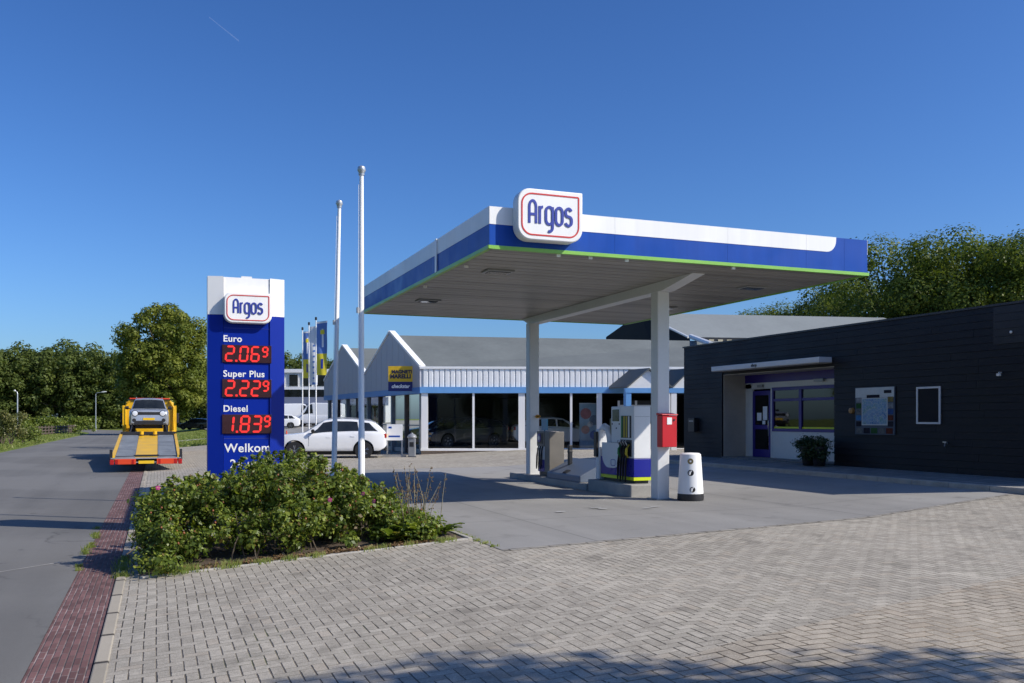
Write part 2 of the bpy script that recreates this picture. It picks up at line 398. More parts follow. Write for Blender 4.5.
def tree(name, loc, H, rx, z0, seed, mat, bark, leaf, count, label=None, cat='tree', group=None, shape=1.0, nclump=70, trunk_r=None, ragged=.2, fill=0, crad=.16):
    """trunk with limbs and a crown of leaf clumps; z0 = underside of the crown above the ground"""
    rs = np.random.RandomState(seed)
    o = empty(name, loc, label, cat, group)
    x, y, z = loc
    tr = trunk_r or H*.02
    mb = MB()
    lean = rs.normal(size=2)*.02*H
    path = [(x+lean[0]*f*f, y+lean[1]*f*f, z+H*.85*f - .1*(f == 0)) for f in np.linspace(0, 1, 7)]
    mb.tube(path, [tr*(1.35 if i == 0 else 1-.14*i) for i in range(7)], 8)
    cz = z + (z0+H)/2; rz = (H-z0)/2
    cen = []; rad = []
    for i in range(nclump):
        while True:
            d = rs.normal(size=3); d /= np.linalg.norm(d)
            r = rs.rand()**.45
            if i < nclump*.65:
                zf = 1-2*(i+.5)/(nclump*.65); af = i*2.39996+rs.normal()*.15; hf = math.sqrt(max(0, 1-zf*zf)); d = np.array([hf*math.cos(af), hf*math.sin(af), zf]); r = .80+.2*rs.rand()
            # fuller below the middle, narrowing to the top
            fz = d[2]*r
            prof = math.sqrt(max(.02, 1-abs(fz)**(2.0 if fz < 0 else 1.6*shape)))
            break
        hr = math.hypot(d[0], d[1]) or 1e-3
        rr = rx*r*min(1.0, hr*1.25)*(1+ragged*rs.normal()*.5)*(.75+.25*prof)
        c = (x+lean[0]+d[0]/hr*rr, y+lean[1]+d[1]/hr*rr, cz+rz*fz*(1+ragged*.25*rs.normal()))
        cen.append(c); rad.append(rx*(crad+.17*rs.rand()))
    for i in range(10):
        f = .3+.55*i/10
        p0 = Vector(path[0])*(1-f)+Vector(path[-1])*f
        c = Vector(cen[rs.randint(len(cen))]); mid = p0.lerp(c, .5)+Vector((0, 0, -.04*H*rs.rand()))
        mb.tube([p0, mid, p0.lerp(c, .92)], [tr*.42, tr*.25, tr*.08], 6)
    mb.build('trunk', bark, o, smooth=60)
    rad = np.array(rad); w = rad**2/np.sum(rad**2)
    per = np.maximum(8, (w*count)).astype(int)
    C, N = clump_cloud(cen, rad, per, rs, .45, .62, .42, .14)
    if fill:
        d = rs.normal(size=(fill, 3)); d /= np.linalg.norm(d, axis=1)[:, None]; rr_ = (rs.rand(fill)**.4*.8)[:, None]
        C2 = np.array([x, y, cz])+d*rr_*np.array([rx, rx, rz])*np.array([.86, .86, .9]); C = np.concatenate([C, C2]); N = np.concatenate([N, rs.normal(size=(fill, 3))])
        leaf = np.concatenate([np.full(len(C)-fill, leaf), np.full(fill, leaf*1.35)])
    leaves_mesh('crown', C, N, leaf, mat, .62, o, rs=rs)
    return o
# ------------------------------------------------------------------ camera, sun, sky
cam = bpy.data.cameras.new('camera'); cam.sensor_width = 36; cam.lens = 36*F/1024; cam.shift_y = (HZ-341.5)/1024
cam.clip_start = .1; cam.clip_end = 30000
co_ = bpy.data.objects.new('camera', cam); col.objects.link(co_)
co_.location = (0, 0, EYE); co_.rotation_euler = (R(90), 0, -TH); scene.camera = co_
SUN = Vector((1.04, -.79, 1.0)).normalized()
SUN_EL = math.asin(SUN.z)
sl = bpy.data.lights.new('sun', 'SUN'); sl.energy = 5.0; sl.angle = R(.53); sl.color = (1, .93, .82)
so = bpy.data.objects.new('sun', sl); col.objects.link(so); so.rotation_euler = SUN.to_track_quat('Z', 'Y').to_euler(); so.location = (30, -24, 30)
w = bpy.data.worlds.new('World'); scene.world = w; w.use_nodes = True
wt = NT(w.node_tree); bg = w.node_tree.nodes['Background']
sky = wt.n('ShaderNodeTexSky'); sky.sky_type = 'NISHITA'; sky.sun_disc = False
sky.sun_elevation = SUN_EL; sky.sun_rotation = math.atan2(SUN.x, SUN.y)
sky.altitude = 0; sky.air_density = 1.0; sky.dust_density = 1.15; sky.ozone_density = 3.0
hs = wt.n('ShaderNodeHueSaturation'); hs.inputs['Saturation'].default_value = 1.04; hs.inputs['Value'].default_value = 1.0
gm = wt.n('ShaderNodeGamma'); gm.inputs['Gamma'].default_value = 1.22
wt.l(wt.mix(1.0, sky.outputs[0], (.094, .117, .152, 1), 'MULTIPLY'), gm.inputs[0]); wt.l(gm.outputs[0], hs.inputs['Color']); wt.l(hs.outputs[0], bg.inputs[0]); bg.inputs[1].default_value = 1.02
scene.view_settings.view_transform = 'Standard'; scene.view_settings.look = 'None'; scene.view_settings.exposure = 0
# ------------------------------------------------------------------ shared materials
M = dict(
 white=streaky('white_paint', (.87, .865, .85), .36, .05),
 offwhite=pm('offwhite_panel', (.70, .70, .68), .45, var=.06, scale=1.5),
 blue=streaky('signal_blue', (.010, .070, .37)),
 deepblue=pm('totem_blue', (.004, .024, .30), .35, spec=.2, var=.05, scale=.8),
 logoblue=pm('logo_blue', (.035, .055, .33), .4, var=.03),
 red=pm('logo_red', (.62, .035, .03), .4, var=.03),
 green=pm('led_green', (.24, .52, .08), .4, var=.05),
 lime=pm('lime_yellow', (.62, .72, .02), .4, var=.04),
 soffit=pm('soffit_metal', (.40, .355, .31), .5, .0, var=.12, scale=.6),
 post=pm('post_paint', (.68, .69, .69), .4, var=.06, scale=2),
 dark=pm('dark_metal', (.02, .02, .023), .45, var=.2),
 black=pm('black_rubber', (.012, .012, .013), .7, var=.25, bump=.2),
 grey=pm('grey_metal', (.30, .31, .32), .4, .3, var=.12),
 steel=pm('galvanised', (.50, .51, .52), .38, .65, var=.1),
 concrete=pm('concrete', (.34, .33, .31), .85, var=.2, scale=2.2, bump=.5, bscale=60),
 conc_lt=pm('kerb_concrete', (.40, .375, .33), .88, var=.24, scale=3, bump=.6, bscale=70),
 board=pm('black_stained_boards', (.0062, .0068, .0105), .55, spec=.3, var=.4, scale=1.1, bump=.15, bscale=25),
 purple=pm('shop_purple', (.026, .013, .19), .4, var=.1),
 shopwhite=pm('shop_white', (.62, .62, .60), .5, var=.07, scale=1.4),
 beige=pm('reveal_beige', (.42, .38, .33), .7, var=.12, scale=1.6),
 awn=pm('awning_grey', (.62, .63, .64), .45, var=.06),
 redbox=pm('red_enamel', (.56, .012, .02), .35, var=.06, scale=3),
 yellow=pm('truck_yellow', (.74, .43, .012), .4, var=.16, scale=2),
 orange=pm('orange_marker', (.66, .06, .015), .4, var=.06),
 slate=pm('roof_sheet', (.15, .165, .163), .85, spec=.2, var=.16, scale=.5, bump=.3, bscale=14),
 hallroof=pm('hall_roof_sheet', (.22, .24, .245), .9, spec=.1, var=.1, scale=.4, bump=.2, bscale=10),
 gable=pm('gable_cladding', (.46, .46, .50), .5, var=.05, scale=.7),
 clad=pm('white_sheet_cladding', (.90, .90, .89), .45, var=.04),
 cladsh=pm('white_sheet_groove', (.58, .58, .58), .5, var=.05),
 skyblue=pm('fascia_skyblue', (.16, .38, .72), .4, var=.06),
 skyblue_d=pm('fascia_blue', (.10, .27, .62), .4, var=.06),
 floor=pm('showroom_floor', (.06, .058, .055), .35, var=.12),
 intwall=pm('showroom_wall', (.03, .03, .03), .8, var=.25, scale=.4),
 plinth=pm('brick_plinth', (.33, .25, .18), .85, var=.25, scale=6, bump=.4),
 bark=pm('bark', (.09, .07, .05), .9, var=.35, scale=6, bump=.8),
 soil=pm('soil', (.09, .065, .045), .95, var=.4, scale=9, bump=1, bscale=30),
 wood=pm('weathered_wood', (.12, .09, .07), .85, var=.3, scale=5),
 chrome=pm('chrome', (.6, .6, .6), .15, 1, var=.05),
 alloy=pm('alloy', (.35, .36, .38), .3, .8, var=.08),
 plate=pm('plate_yellow', (.80, .50, .02), .4, var=.04),
 tail=pm('tail_lamp', (.40, .015, .015), .2, var=.08),
 lamp=pm('lamp_glass', (.36, .38, .41), .12, .2, var=.1),
 ledframe=pm('display_black', (.045, .018, .022), .3, var=.15),
 screen=pm('display_glass', (.03, .04, .045), .12, var=.2),
 pumpgrey=pm('pump_grey', (.17, .155, .135), .5, var=.1),
 pumpwhite=pm('pump_white', (.74, .75, .76), .35, var=.05, scale=2),
 pumpblue=pm('pump_blue', (.010, .014, .27), .3, var=.05),
 hoseyellow=pm('hose_yellow', (.50, .40, .03), .5, var=.1),
 hosegreen=pm('nozzle_green', (.03, .22, .07), .5, var=.1),
 cover=pm('blue_grey_cover', (.12, .155, .22), .45, var=.1, scale=3),
 asphmark=pm('road_seam', (.30, .29, .27), .9, var=.35, scale=4),
 pink=pm('rose_petal', (.36, .03, .17), .55, var=.15, scale=20),
 hip=pm('rosehip_red', (.24, .075, .03), .4, var=.3, scale=20),
 straw=pm('dry_stalk', (.27, .24, .15), .8, var=.3, scale=9),
)
M['led'] = emit('led_red', (1, .04, .035), .95, (.3, .01, .01))
M['gl_show'] = glass('showroom_glass', (.86, .88, .88), refl=.75)
M['gl_shop'] = glass('shop_glass', (.3, .32, .34), refl=1.6)
M['gl_car'] = glass('car_glass', (.10, .11, .115), .02)
M['gl_far'] = glass('far_glass', (.2, .22, .24), .03)
M['asph'] = asphalt('road_asphalt', (.138, .134, .125), .35, .3)
M['apron'] = asphalt('apron_concrete', (.245, .237, .222), .34, .3, cracks=False, joints=[(0, 5.6), (1, 4.65)])
M['brick'] = herringbone('paving_bricks', (.29, .262, .215), (.63, .575, .48), (.075, .065, .052))
M['brick2'] = herringbone('worn_paving_bricks', (.285, .247, .195), (.61, .54, .435), (.10, .08, .055), unit=.122, jw=.05, lxk=1.0, lxm=.0, stain=1.2)
M['edge'] = rows('soldier_course', (.36, .335, .29), (.2, .18, .155), .30, .105, 0, .05, .22)
M['redstrip'] = rows('red_gutter_bricks', (.165, .088, .082), (.36, .29, .27), .058, .21, .5, .09, .32)
M['kerbm'] = rows('kerb_blocks', (.37, .33, .265), (.08, .07, .06), 4.0, 1.0, 0, .008, .18)
M['walk'] = rows('walkway_slabs', (.27, .265, .25), (.05, .05, .05), .3, .3, .0, .03, .15)
M['turf'] = grassmat('turf', (.09, .13, .025), (.19, .25, .055), (.28, .27, .10))
M['lf_forest'] = leafmat('forest_leaves', (.026, .042, .014), (.075, .105, .028), (.16, .19, .05), .35, .22, rnd=.3, spec=.12)
M['lf_linden'] = leafmat('linden_leaves', (.04, .06, .01), (.125, .16, .028), (.26, .27, .055), .34, .45, rnd=.3, spec=.12)
M['lf_oak'] = leafmat('oak_leaves', (.020, .038, .009), (.078, .115, .022), (.20, .235, .048), .34, .42, rnd=.28, spec=.12)
M['lf_rose'] = leafmat('rose_leaves', (.045, .07, .014), (.14, .20, .032), (.40, .43, .08), .42, 3.0, brown=.07)
M['lf_hedge'] = leafmat('hedge_leaves', (.05, .08, .012), (.14, .19, .03), (.27, .29, .06), .3, .8)
M['lf_shrub'] = leafmat('shrub_leaves', (.06, .08, .02), (.15, .16, .045), (.27, .23, .09), .3, .9)
M['lf_pot'] = leafmat('pot_plant_leaves', (.012, .03, .008), (.03, .06, .015), (.06, .1, .03), .25, 3)
M['lf_grass'] = leafmat('grass_blades', (.10, .14, .028), (.22, .28, .06), (.42, .39, .16), .35, 3)
M['lf_litter'] = leafmat('dead_leaves', (.08, .045, .02), (.20, .12, .06), (.34, .24, .13), .1, 6)
# ------------------------------------------------------------------ ground, road, paving
def sheet(name, xs, ys, dz, mat, zf=zg):
    v = [(x, y, zf(x, y)+dz) for y in ys for x in xs]; n = len(xs)
    f = [(j*n+i, j*n+i+1, (j+1)*n+i+1, (j+1)*n+i) for j in range(len(ys)-1) for i in range(n-1)]
    mb = MB(); mb.add(v, f); return struct(mb.build(name, mat))
XB = [-9.2, -8.7, -.48, -.36, 4, 11, 15.3, 17]
sheet('ground', [-6000, -300, -60, -20]+XB+[22, 40, 120, 400, 6000], [-400, -60, -15, 45, 60, 80, 110, 135, 180, 400, 6000], -.05, M['turf'])
# road: straight, then bending to the far side
def road_mid(n=26):
    out = [(0, -80), (0, -20), (0, 0), (0, 30), (0, 60), (0, 100), (0, 130)]; Rd = 160
    for i in range(1, n):
        an = i*R(2.2); out.append((-Rd*(1-math.cos(an)), 130+Rd*math.sin(an)))
    return out
def road_strip(name, x0, x1, dz, mat, zfun, lim=None):
    P = road_mid(); v = []; f = []
    if lim: P = [p for p in P if p[1] <= lim]
    for i, p in enumerate(P):
        a = Vector(P[max(0, i-1)]); b = Vector(P[min(len(P)-1, i+1)]); d = (b-a).normalized(); nx, ny = d.y, -d.x
        for x in (x0, x1):
            v.append((p[0]+nx*x, p[1]+ny*x, zfun(x)+dz))
    for i in range(len(P)-1): f.append((2*i, 2*i+1, 2*i+3, 2*i+2))
    mb = MB(); mb.add(v, f); return struct(mb.build(name, mat))
rz = lambda x: -.33
road_strip('road', -8.6, -.96, .0, M['asph'], rz)
road_strip('red_brick_gutter', -.955, -.485, .004, M['redstrip'], rz)
mb = MB(); P = road_mid()
for i in range(len(P)-1):
    (x0, y0), (x1, y1) = P[i], P[i+1]
    if y1 > 175: break
    d = (Vector(P[i+1])-Vector(P[i])).normalized(); nx, ny = d.y, -d.x
    q = lambda k, x, z: (P[k][0]+nx*x, P[k][1]+ny*x, z)
    mb.hexa([q(i, -.485, -.45), q(i, -.365, -.45), q(i+1, -.365, -.45), q(i+1, -.485, -.45), q(i, -.478, -.306), q(i, -.365, -.302), q(i+1, -.365, -.302), q(i+1, -.478, -.306)])
struct(mb.build('kerb', M['kerbm'], bevel=.012))
# pale seam crossing the road and a worn patch
mb = MB()
pts = [(-5.2, 10.9), (-3.4, 12.2), (-1.9, 13.36), (-1.25, 13.95)]
for (xa, ya), (xb, yb) in zip(pts, pts[1:]): mb.quad((xa, ya-.03, -.326), (xb, yb-.03, -.326), (xb, yb+.03, -.326), (xa, ya+.03, -.326))
struct(mb.build('road_seam', M['asphmark']))
sheet('paving', [-.365, 1.5, 4, 7, 11, 15.3, 17, 30, 60], [-16, 0, 12, 29.5, 45, 57, 63], .0, M['brick'])
sheet('yard_paving', [5.5, 9, 11, 15.3, 17, 40, 90], [63, 70, 80, 110, 135, 150], .0, M['apron'])
sheet('side_path', [-.36, 4, 5.5], [78, 81], .0, M['conc_lt'])
# concrete apron, its near edge runs askew
def poly_strip(name, xs, lo, hi, dz, mat):
    v = []; f = []
    for x in xs: v += [(x, lo(x), zg(x)+dz), (x, hi(x), zg(x)+dz)]
    f = [(2*i, 2*i+2, 2*i+3, 2*i+1) for i in range(len(xs)-1)]
    mb = MB(); mb.add(v, f); return struct(mb.build(name, mat))
ap = lambda x: 10.9+(x-4.07)*.166
poly_strip('apron', [4.1, 7, 11, 15.32], ap, lambda x: 29.5, .006, M['apron'])
poly_strip('apron_edge', [4.1, 7, 11, 15.32], lambda x: ap(x)-.11, lambda x: ap(x)-.002, .005, M['edge'])
l2 = lambda x: 5.72+(x-3.87)*.28
poly_strip('worn_paving', [-.36, 1.2, 4, 11, 15.3, 17, 24], lambda x: -16, lambda x: max(4.9, l2(x)), .004, M['brick2'])
# shop walkway with kerb
mb = MB()
mb.hexa([(15.42, 2, .0), (17.2, 2, .0), (17.2, 27.3, .0), (15.42, 27.3, .0), (15.42, 2, .335), (17.2, 2, .392), (17.2, 27.3, .392), (15.42, 27.3, .335)])
struct(mb.build('walkway', M['walk']))
mb = MB()
for i in range(25):
    mb.box(15.30, 15.418, 2.3+i, 3.294+i, .0, .338)
struct(mb.build('walkway_kerb', M['conc_lt'], bevel=.015))
# planting bed
mb = MB()
n = 16
for i in range(n):
    for j in range(6):
        p = lambda ii, jj: (-.2+4.2*ii/n, 12.1+4.0*jj/6, zg(-.2+4.2*ii/n)+.012+.05*math.sin(jj/6*math.pi)*random.random()+.02*(0 < jj < 6))
        pass
xs = [-.2+4.2*i/n for i in range(n+1)]; ys = [12.1+4.0*j/6 for j in range(7)]
rr = random.Random(3)
v = [(x, y, zg(x)+.012+(rr.uniform(.01, .07) if 0 < i < n and 0 < j < 6 else 0)) for j, y in enumerate(ys) for i, x in enumerate(xs)]
mb.add(v, [(j*(n+1)+i, j*(n+1)+i+1, (j+1)*(n+1)+i+1, (j+1)*(n+1)+i) for j in range(6) for i in range(n)])
struct(mb.build('planting_bed', M['soil'], smooth=60))
mb = MB()
for i in range(4):
    x0 = -.2+i*1.06; x1 = x0+1.05
    mb.hexa([(x0, 12.0, -.5), (x1, 12.0, -.5), (x1, 12.095, -.5), (x0, 12.095, -.5), (x0, 12.0, zg(x0)+.02), (x1, 12.0, zg(x1)+.02), (x1, 12.095, zg(x1)+.02), (x0, 12.095, zg(x0)+.02)])
for i in range(4):
    mb.box(4.02, 4.09, 12.0+i*1.05, 13.04+i*1.05, -.4, zg(4.05)+.03)
struct(mb.build('bed_edging', M['conc_lt'], bevel=.012))
# ------------------------------------------------------------------ logo
def rrect(w_, h_, r, rtr=.02, k=7):
    """rounded outline in (x,z) about 0,0; the top right corner stays sharp"""
    out = []
    for cx, cz, a0, rad in ((w_/2, h_/2, 0, rtr), (-w_/2, h_/2, 90, r), (-w_/2, -h_/2, 180, r), (w_/2, -h_/2, 270, r)):
        sx_ = 1 if cx > 0 else -1; sz_ = 1 if cz > 0 else -1
        for i in range(k+1):
            an = R(a0+90*i/k)
            out.append((cx-sx_*rad+rad*math.cos(an), cz-sz_*rad+rad*math.sin(an)))
    return out
def arc(cx, cz, rx_, rz_, a0, a1, k=8):
    return [(cx+rx_*math.cos(R(a0+(a1-a0)*i/k)), cz+rz_*math.sin(R(a0+(a1-a0)*i/k))) for i in range(k+1)]
def argos_strokes():
    S = []
    S.append(([(0, 0), (0, .72)]+arc(.16, .72, .16, .28, 180, 0)+[(.32, .72), (.32, 0)], False)); S.append(([(.0, .40), (.32, .40)], False))
    S.append(([(.50, 0), (.50, .78)], False)); S.append(([(.50, .52)]+arc(.64, .55, .14, .20, 170, 85, 6), False))
    def bowl(x): return [(x, .20)]+arc(x+.16, .20, .16, .20, 180, 360)[1:]+[(x+.32, .57)]+arc(x+.16, .57, .16, .20, 0, 180)[1:]
    S.append((bowl(.80), True)); S.append(([(1.12, .78), (1.12, -.12)]+arc(.98, -.12, .14, .20, 0, -120, 8)[1:], False))
    S.append((bowl(1.28), True))
    S.append((arc(1.90, .60, .14, .17, 20, 180, 8)+arc(1.90, .54, .14, .13, 190, 270, 4)+arc(1.90, .26, .15, .15, 90, 0, 5)+arc(1.90, .17, .15, .17, 0, -165, 8), False))
    return S
def logo_board(parent, o3, w_, h_, depth, name='logo_sign'):
    x, y, z = o3
    T_ = Matrix.Translation(o3)
    mb = MB(T_); mb.prism(rrect(w_, h_, .27*h_), 0, depth)
    b = mb.build(name, M['white'], parent, smooth=40, bevel=.02)
    mb = MB(T_); mb.ribbon(rrect(w_*.87, h_*.80, .21*h_), .028*h_, -.006, .003, True); mb.build('red_outline', M['red'], b)
    s = h_*.44; mb = MB(T_)
    for k_, (pts, cl) in enumerate(argos_strokes()): mb.ribbon([((px_*s-2.05*s/2*1.0), pz*s-.40*s) for px_, pz in pts], .115*s, -.008-.0009*k_, .003-.0002*k_, cl)
    mb.build('lettering', M['logoblue'], b)
    return b
# ------------------------------------------------------------------ canopy
def soffitmat():
    m, nt, b = new_mat('soffit_planks'); t = NT(nt); co = t.coord(); sx = t.n('ShaderNodeSeparateXYZ'); t.l(co, sx.inputs[0])
    i = t.m('FLOOR', t.m('DIVIDE', t.m('SUBTRACT', sx.outputs[1], CY0+.08), (CY1-CY0-.16)/30))
    wn = t.n('ShaderNodeTexWhiteNoise', noise_dimensions='1D'); t.l(i, wn.inputs['W'])
    mp_ = t.n('ShaderNodeMapping'); mp_.inputs['Scale'].default_value = (.25, 3, 1); t.l(co, mp_.inputs[0])
    f = t.m('ADD', t.m('MULTIPLY', wn.outputs[0], .45), t.m('ADD', t.m('MULTIPLY', t.noise(mp_.outputs[0], 1.2, 5, .65), .5), t.m('MULTIPLY', t.noise(co, .5, 3), .35)))
    t.l(t.ramp(f, [(.3, (.19, .178, .155)), (.95, (.38, .36, .32))]), b.inputs['Base Color']); b.inputs['Roughness'].default_value = .42; b.inputs['Metallic'].default_value = .15
    return m
CX0, CX1, CY0, CY1 = 5.04, 12.85, 13.95, 23.8
can = empty('forecourt_canopy', (9.65, 16.35, 0), 'flat blue and white filling station canopy on two white posts over the pumps', 'canopy')
mb = MB()
n = 30
for i in range(n):       # ribbed soffit planks run along x
    y0 = CY0+.08+(CY1-CY0-.16)*i/n; y1 = CY0+.08+(CY1-CY0-.16)*(i+1)/n
    mb.box(CX0+.08, CX1-.08, y0+.016, y1-.016, 4.44, 4.50)
    mb.box(CX0+.08, CX1-.08, y1-.0155, y1+.0155, 4.485, 4.498)
mb.build('soffit', soffitmat(), can)
mb = MB(); mb.box(CX0+.06, CX1-.06, CY0+.06, CY1-.06, 4.52, 4.98); mb.build('roof_deck', M['grey'], can)
def fascia(name, p0, p1, out, zt, zb, zw, joints, stripe_end=None):
    """fascia panels between p0 and p1; blue below zw, white above; out = outward unit normal"""
    p0 = Vector(p0); p1 = Vector(p1); L_ = (p1-p0).length; d = (p1-p0)/L_; o_ = Vector(out)
    Mx = Matrix(((d.x, -o_.x, 0, p0.x), (d.y, -o_.y, 0, p0.y), (0, 0, 1, 0), (0, 0, 0, 1)))
    mb = MB(Mx); js = [0]+joints+[L_]
    for a, b in zip(js, js[1:]): mb.box(a+.002, b-.002, 0, .05, zb, zt)
    fo = mb.build(name, M['blue'], can)
    mb = MB(Mx); e = stripe_end if stripe_end else L_
    for a, b in zip(js, js[1:]):
        if a >= e: continue
        b2 = min(b, e); poly = [(a+.002, zw), (b2-.002, zw), (b2-.002, zt+.004), (a+.002, zt+.004)]
        if stripe_end and b >= e:
            r = .22; poly = [(a+.002, zw)]+[(e-r+r*math.sin(R(t)), zw+r*1.05-r*1.05*math.cos(R(t))) for t in range(0, 91, 15)]+[(e, zt+.004), (a+.002, zt+.004)]
        mb.prism(poly, -.006, -.0005)
    mb.build('white_stripe', M['white'], fo)
    mb = MB(Mx); mb.box(-.02, L_+.02, -.028, .05, zb-.062, zb-.003); mb.build('green_trim', M['green'], fo)
    return fo
ZT, ZB, ZW = 5.12, 4.49, 4.835
fascia('fascia', (CX0, CY0), (CX1, CY0), (0, -1), ZT, ZB, ZW, [2.3, 4.6, 6.35, 7.25], 7.05)
fs = fascia('fascia', (CX0, CY1), (CX0, CY0), (-1, 0), ZT, ZB, ZW, [2.1, 4.2, 5.35, 6.5, 7.7, 8.8])
mb = MB(); mb.box(CX0-.03, CX0-.009, 16.88, 16.98, ZB, ZT+.012); mb.build('cover_strip', M['white'], fs)
fascia('fascia', (CX1, CY0), (CX1, CY1), (1, 0), ZT, ZB, ZW, [3.3, 6.6])
fascia('fascia', (CX1, CY1), (CX0, CY1), (0, 1), ZT, ZB, ZW, [2.6, 5.2])
mb = MB()
for ya, yb, za, zb_b in ((14.9, 16.0, 4.43, 4.25), (16.0, 23.1, 4.25, 4.25), (23.1, 23.6, 4.25, 4.43)): mb.hexa([(9.50, ya, za), (9.78, ya, za), (9.78, yb, zb_b), (9.50, yb, zb_b), (9.50, ya, 4.4385), (9.78, ya, 4.4385), (9.78, yb, 4.4385), (9.50, yb, 4.4385)])
mb.build('beam', M['post'], can)
mb = MB(); mb.box(9.87, 9.96, 16.8, 22.4, 4.39, 4.436); mb.build('light_strip', M['awn'], can)
for (px_, py_) in ((498, 272), (428, 301), (752, 288), (664, 308)):
    Y_ = (4.42-EYE)*F/(HZ-py_); x_, y_, _ = at(px_, Y_)
    mb = MB(); mb.box(x_-.27, x_+.27, y_-.19, y_+.19, 4.405, 4.4395)
    l_ = mb.build('soffit_light', M['grey'], can, bevel=.01)
    mb = MB(); mb.box(x_-.21, x_+.21, y_-.13, y_+.13, 4.395, 4.404); mb.build('lamp_glass', M['screen'], l_)
for (x_, y_) in ((9.65, 16.35), (9.53, 22.9)):
    mb = MB(); mb.box(x_-.14, x_+.14, y_-.14, y_+.14, -.02, 4.26); p_ = mb.build('post', M['post'], can, bevel=.02)
    mb = MB(); mb.box(x_-.2, x_+.2, y_-.2, y_+.2, -.02, .022); mb.build('base_plate', M['grey'], p_)
for (x_, y_) in ((6.3, 13.99), (6.9, 13.99), (7.6, 13.99), (5.2, 15.6), (5.2, 18.3), (9.8, 13.99)):
    MB().box(x_-.035, x_+.035, y_, y_+.035, 4.385, 4.428).build('clip', M['white'], can)
logo_board(can, (6.03, CY0-.235, 5.0), 1.17, .84, .225)
q_ = MB(); rr = random.Random(8)
for px_, py_ in ((597, 508), (603, 509), (648, 508.5), (655, 507), (560, 512)):
    a_, b_, _ = at(px_, EYE*F/(py_-HZ)); n_ = 7; pts_ = [(a_+rr.uniform(.05, .10)*math.cos(6.283*k/n_)*1.6, b_+rr.uniform(.03, .06)*math.sin(6.283*k/n_), .012) for k in range(n_)]
    o_ = MB().quad(*pts_).build('paint_mark', pm('worn_paint', (.42, .42, .41), .8)); struct(o_)
# ------------------------------------------------------------------ price totem
TX0, TX1, TY = .80, 2.09, 16.4
tot = empty('price_totem', ((TX0+TX1)/2, TY+.15, zg(1.4)), 'tall blue and white fuel price totem with red digits behind the rose bush', 'price sign')
zb_ = zg(1.4)-.05; ZTT = 4.11; ZWT = 3.45
mb = MB(); mb.box(TX0+.26, TX1-.26, TY, TY+.3, zb_, ZWT-.003); mb.build('face_panel', M['deepblue'], tot)
mb = MB(); mb.box(TX0+.26, TX1-.26, TY, TY+.3, ZWT, ZTT-.01); mb.build('top_panel', M['white'], tot)
for x0, x1 in ((TX0, TX0+.255), (TX1-.255, TX1)):
    k = -1 if x0 < 1 else 1
    mb = MB(); xx = (x0, x1)
    mb.hexa([(x0, TY+(.05 if k < 0 else -.02), zb_), (x1, TY+(-.02 if k < 0 else .05), zb_), (x1, TY+.32, zb_), (x0, TY+.32, zb_), (x0, TY+(.05 if k < 0 else -.02), ZWT-.003), (x1, TY+(-.02 if k < 0 else .05), ZWT-.003), (x1, TY+.32, ZWT-.003), (x0, TY+.32, ZWT-.003)])
    s_ = mb.build('side_profile', M['deepblue'], tot)
    mb = MB(); mb.hexa([(x0, TY+(.05 if k < 0 else -.02), ZWT), (x1, TY+(-.02 if k < 0 else .05), ZWT), (x1, TY+.32, ZWT), (x0, TY+.32, ZWT), (x0, TY+(.05 if k < 0 else -.02), ZTT), (x1, TY+(-.02 if k < 0 else .05), ZTT), (x1, TY+.32, ZTT), (x0, TY+.32, ZTT)])
    mb.build('white_top', M['white'], s_)
mb = MB(); mb.box(1.36, 1.54, TY+.08, TY+.2, ZTT-.02, ZTT+.03); mb.build('lifting_eye', M['offwhite'], tot)
logo_board(tot, (1.455, TY-.14, 3.565), .80, .53, .13)
SEG = {'0': 'abcdef', '1': 'bc', '2': 'abged', '3': 'abgcd', '8': 'abcdefg', '9': 'abcfgd', '6': 'acdefg'}
def seg7(mb, ch, x, z, w_, h_, t_, y0, y1, sh=.09):
    P_ = {'a': ((0, h_), (w_, h_)), 'g': ((0, h_/2), (w_, h_/2)), 'd': ((0, 0), (w_, 0)), 'f': ((0, h_/2), (0, h_)), 'b': ((w_, h_/2), (w_, h_)), 'e': ((0, 0), (0, h_/2)), 'c': ((w_, 0), (w_, h_/2))}
    for c in SEG[ch]:
        (xa, za), (xb, zb2) = P_[c]; g = t_*.12
        if za == zb2: poly = [(xa+g, za), (xa+g+t_/2, za+t_/2), (xb-g-t_/2, za+t_/2), (xb-g, za), (xb-g-t_/2, za-t_/2), (xa+g+t_/2, za-t_/2)]
        else: poly = [(xa, za+g), (xa-t_/2, za+g+t_/2), (xa-t_/2, zb2-g-t_/2), (xa, zb2-g), (xa+t_/2, zb2-g-t_/2), (xa+t_/2, za+g+t_/2)]
        mb.prism([(x+px_+sh*pz, z+pz) for px_, pz in poly], y0, y1)
def zt_(py): return EYE+(HZ-py)/F*15.85
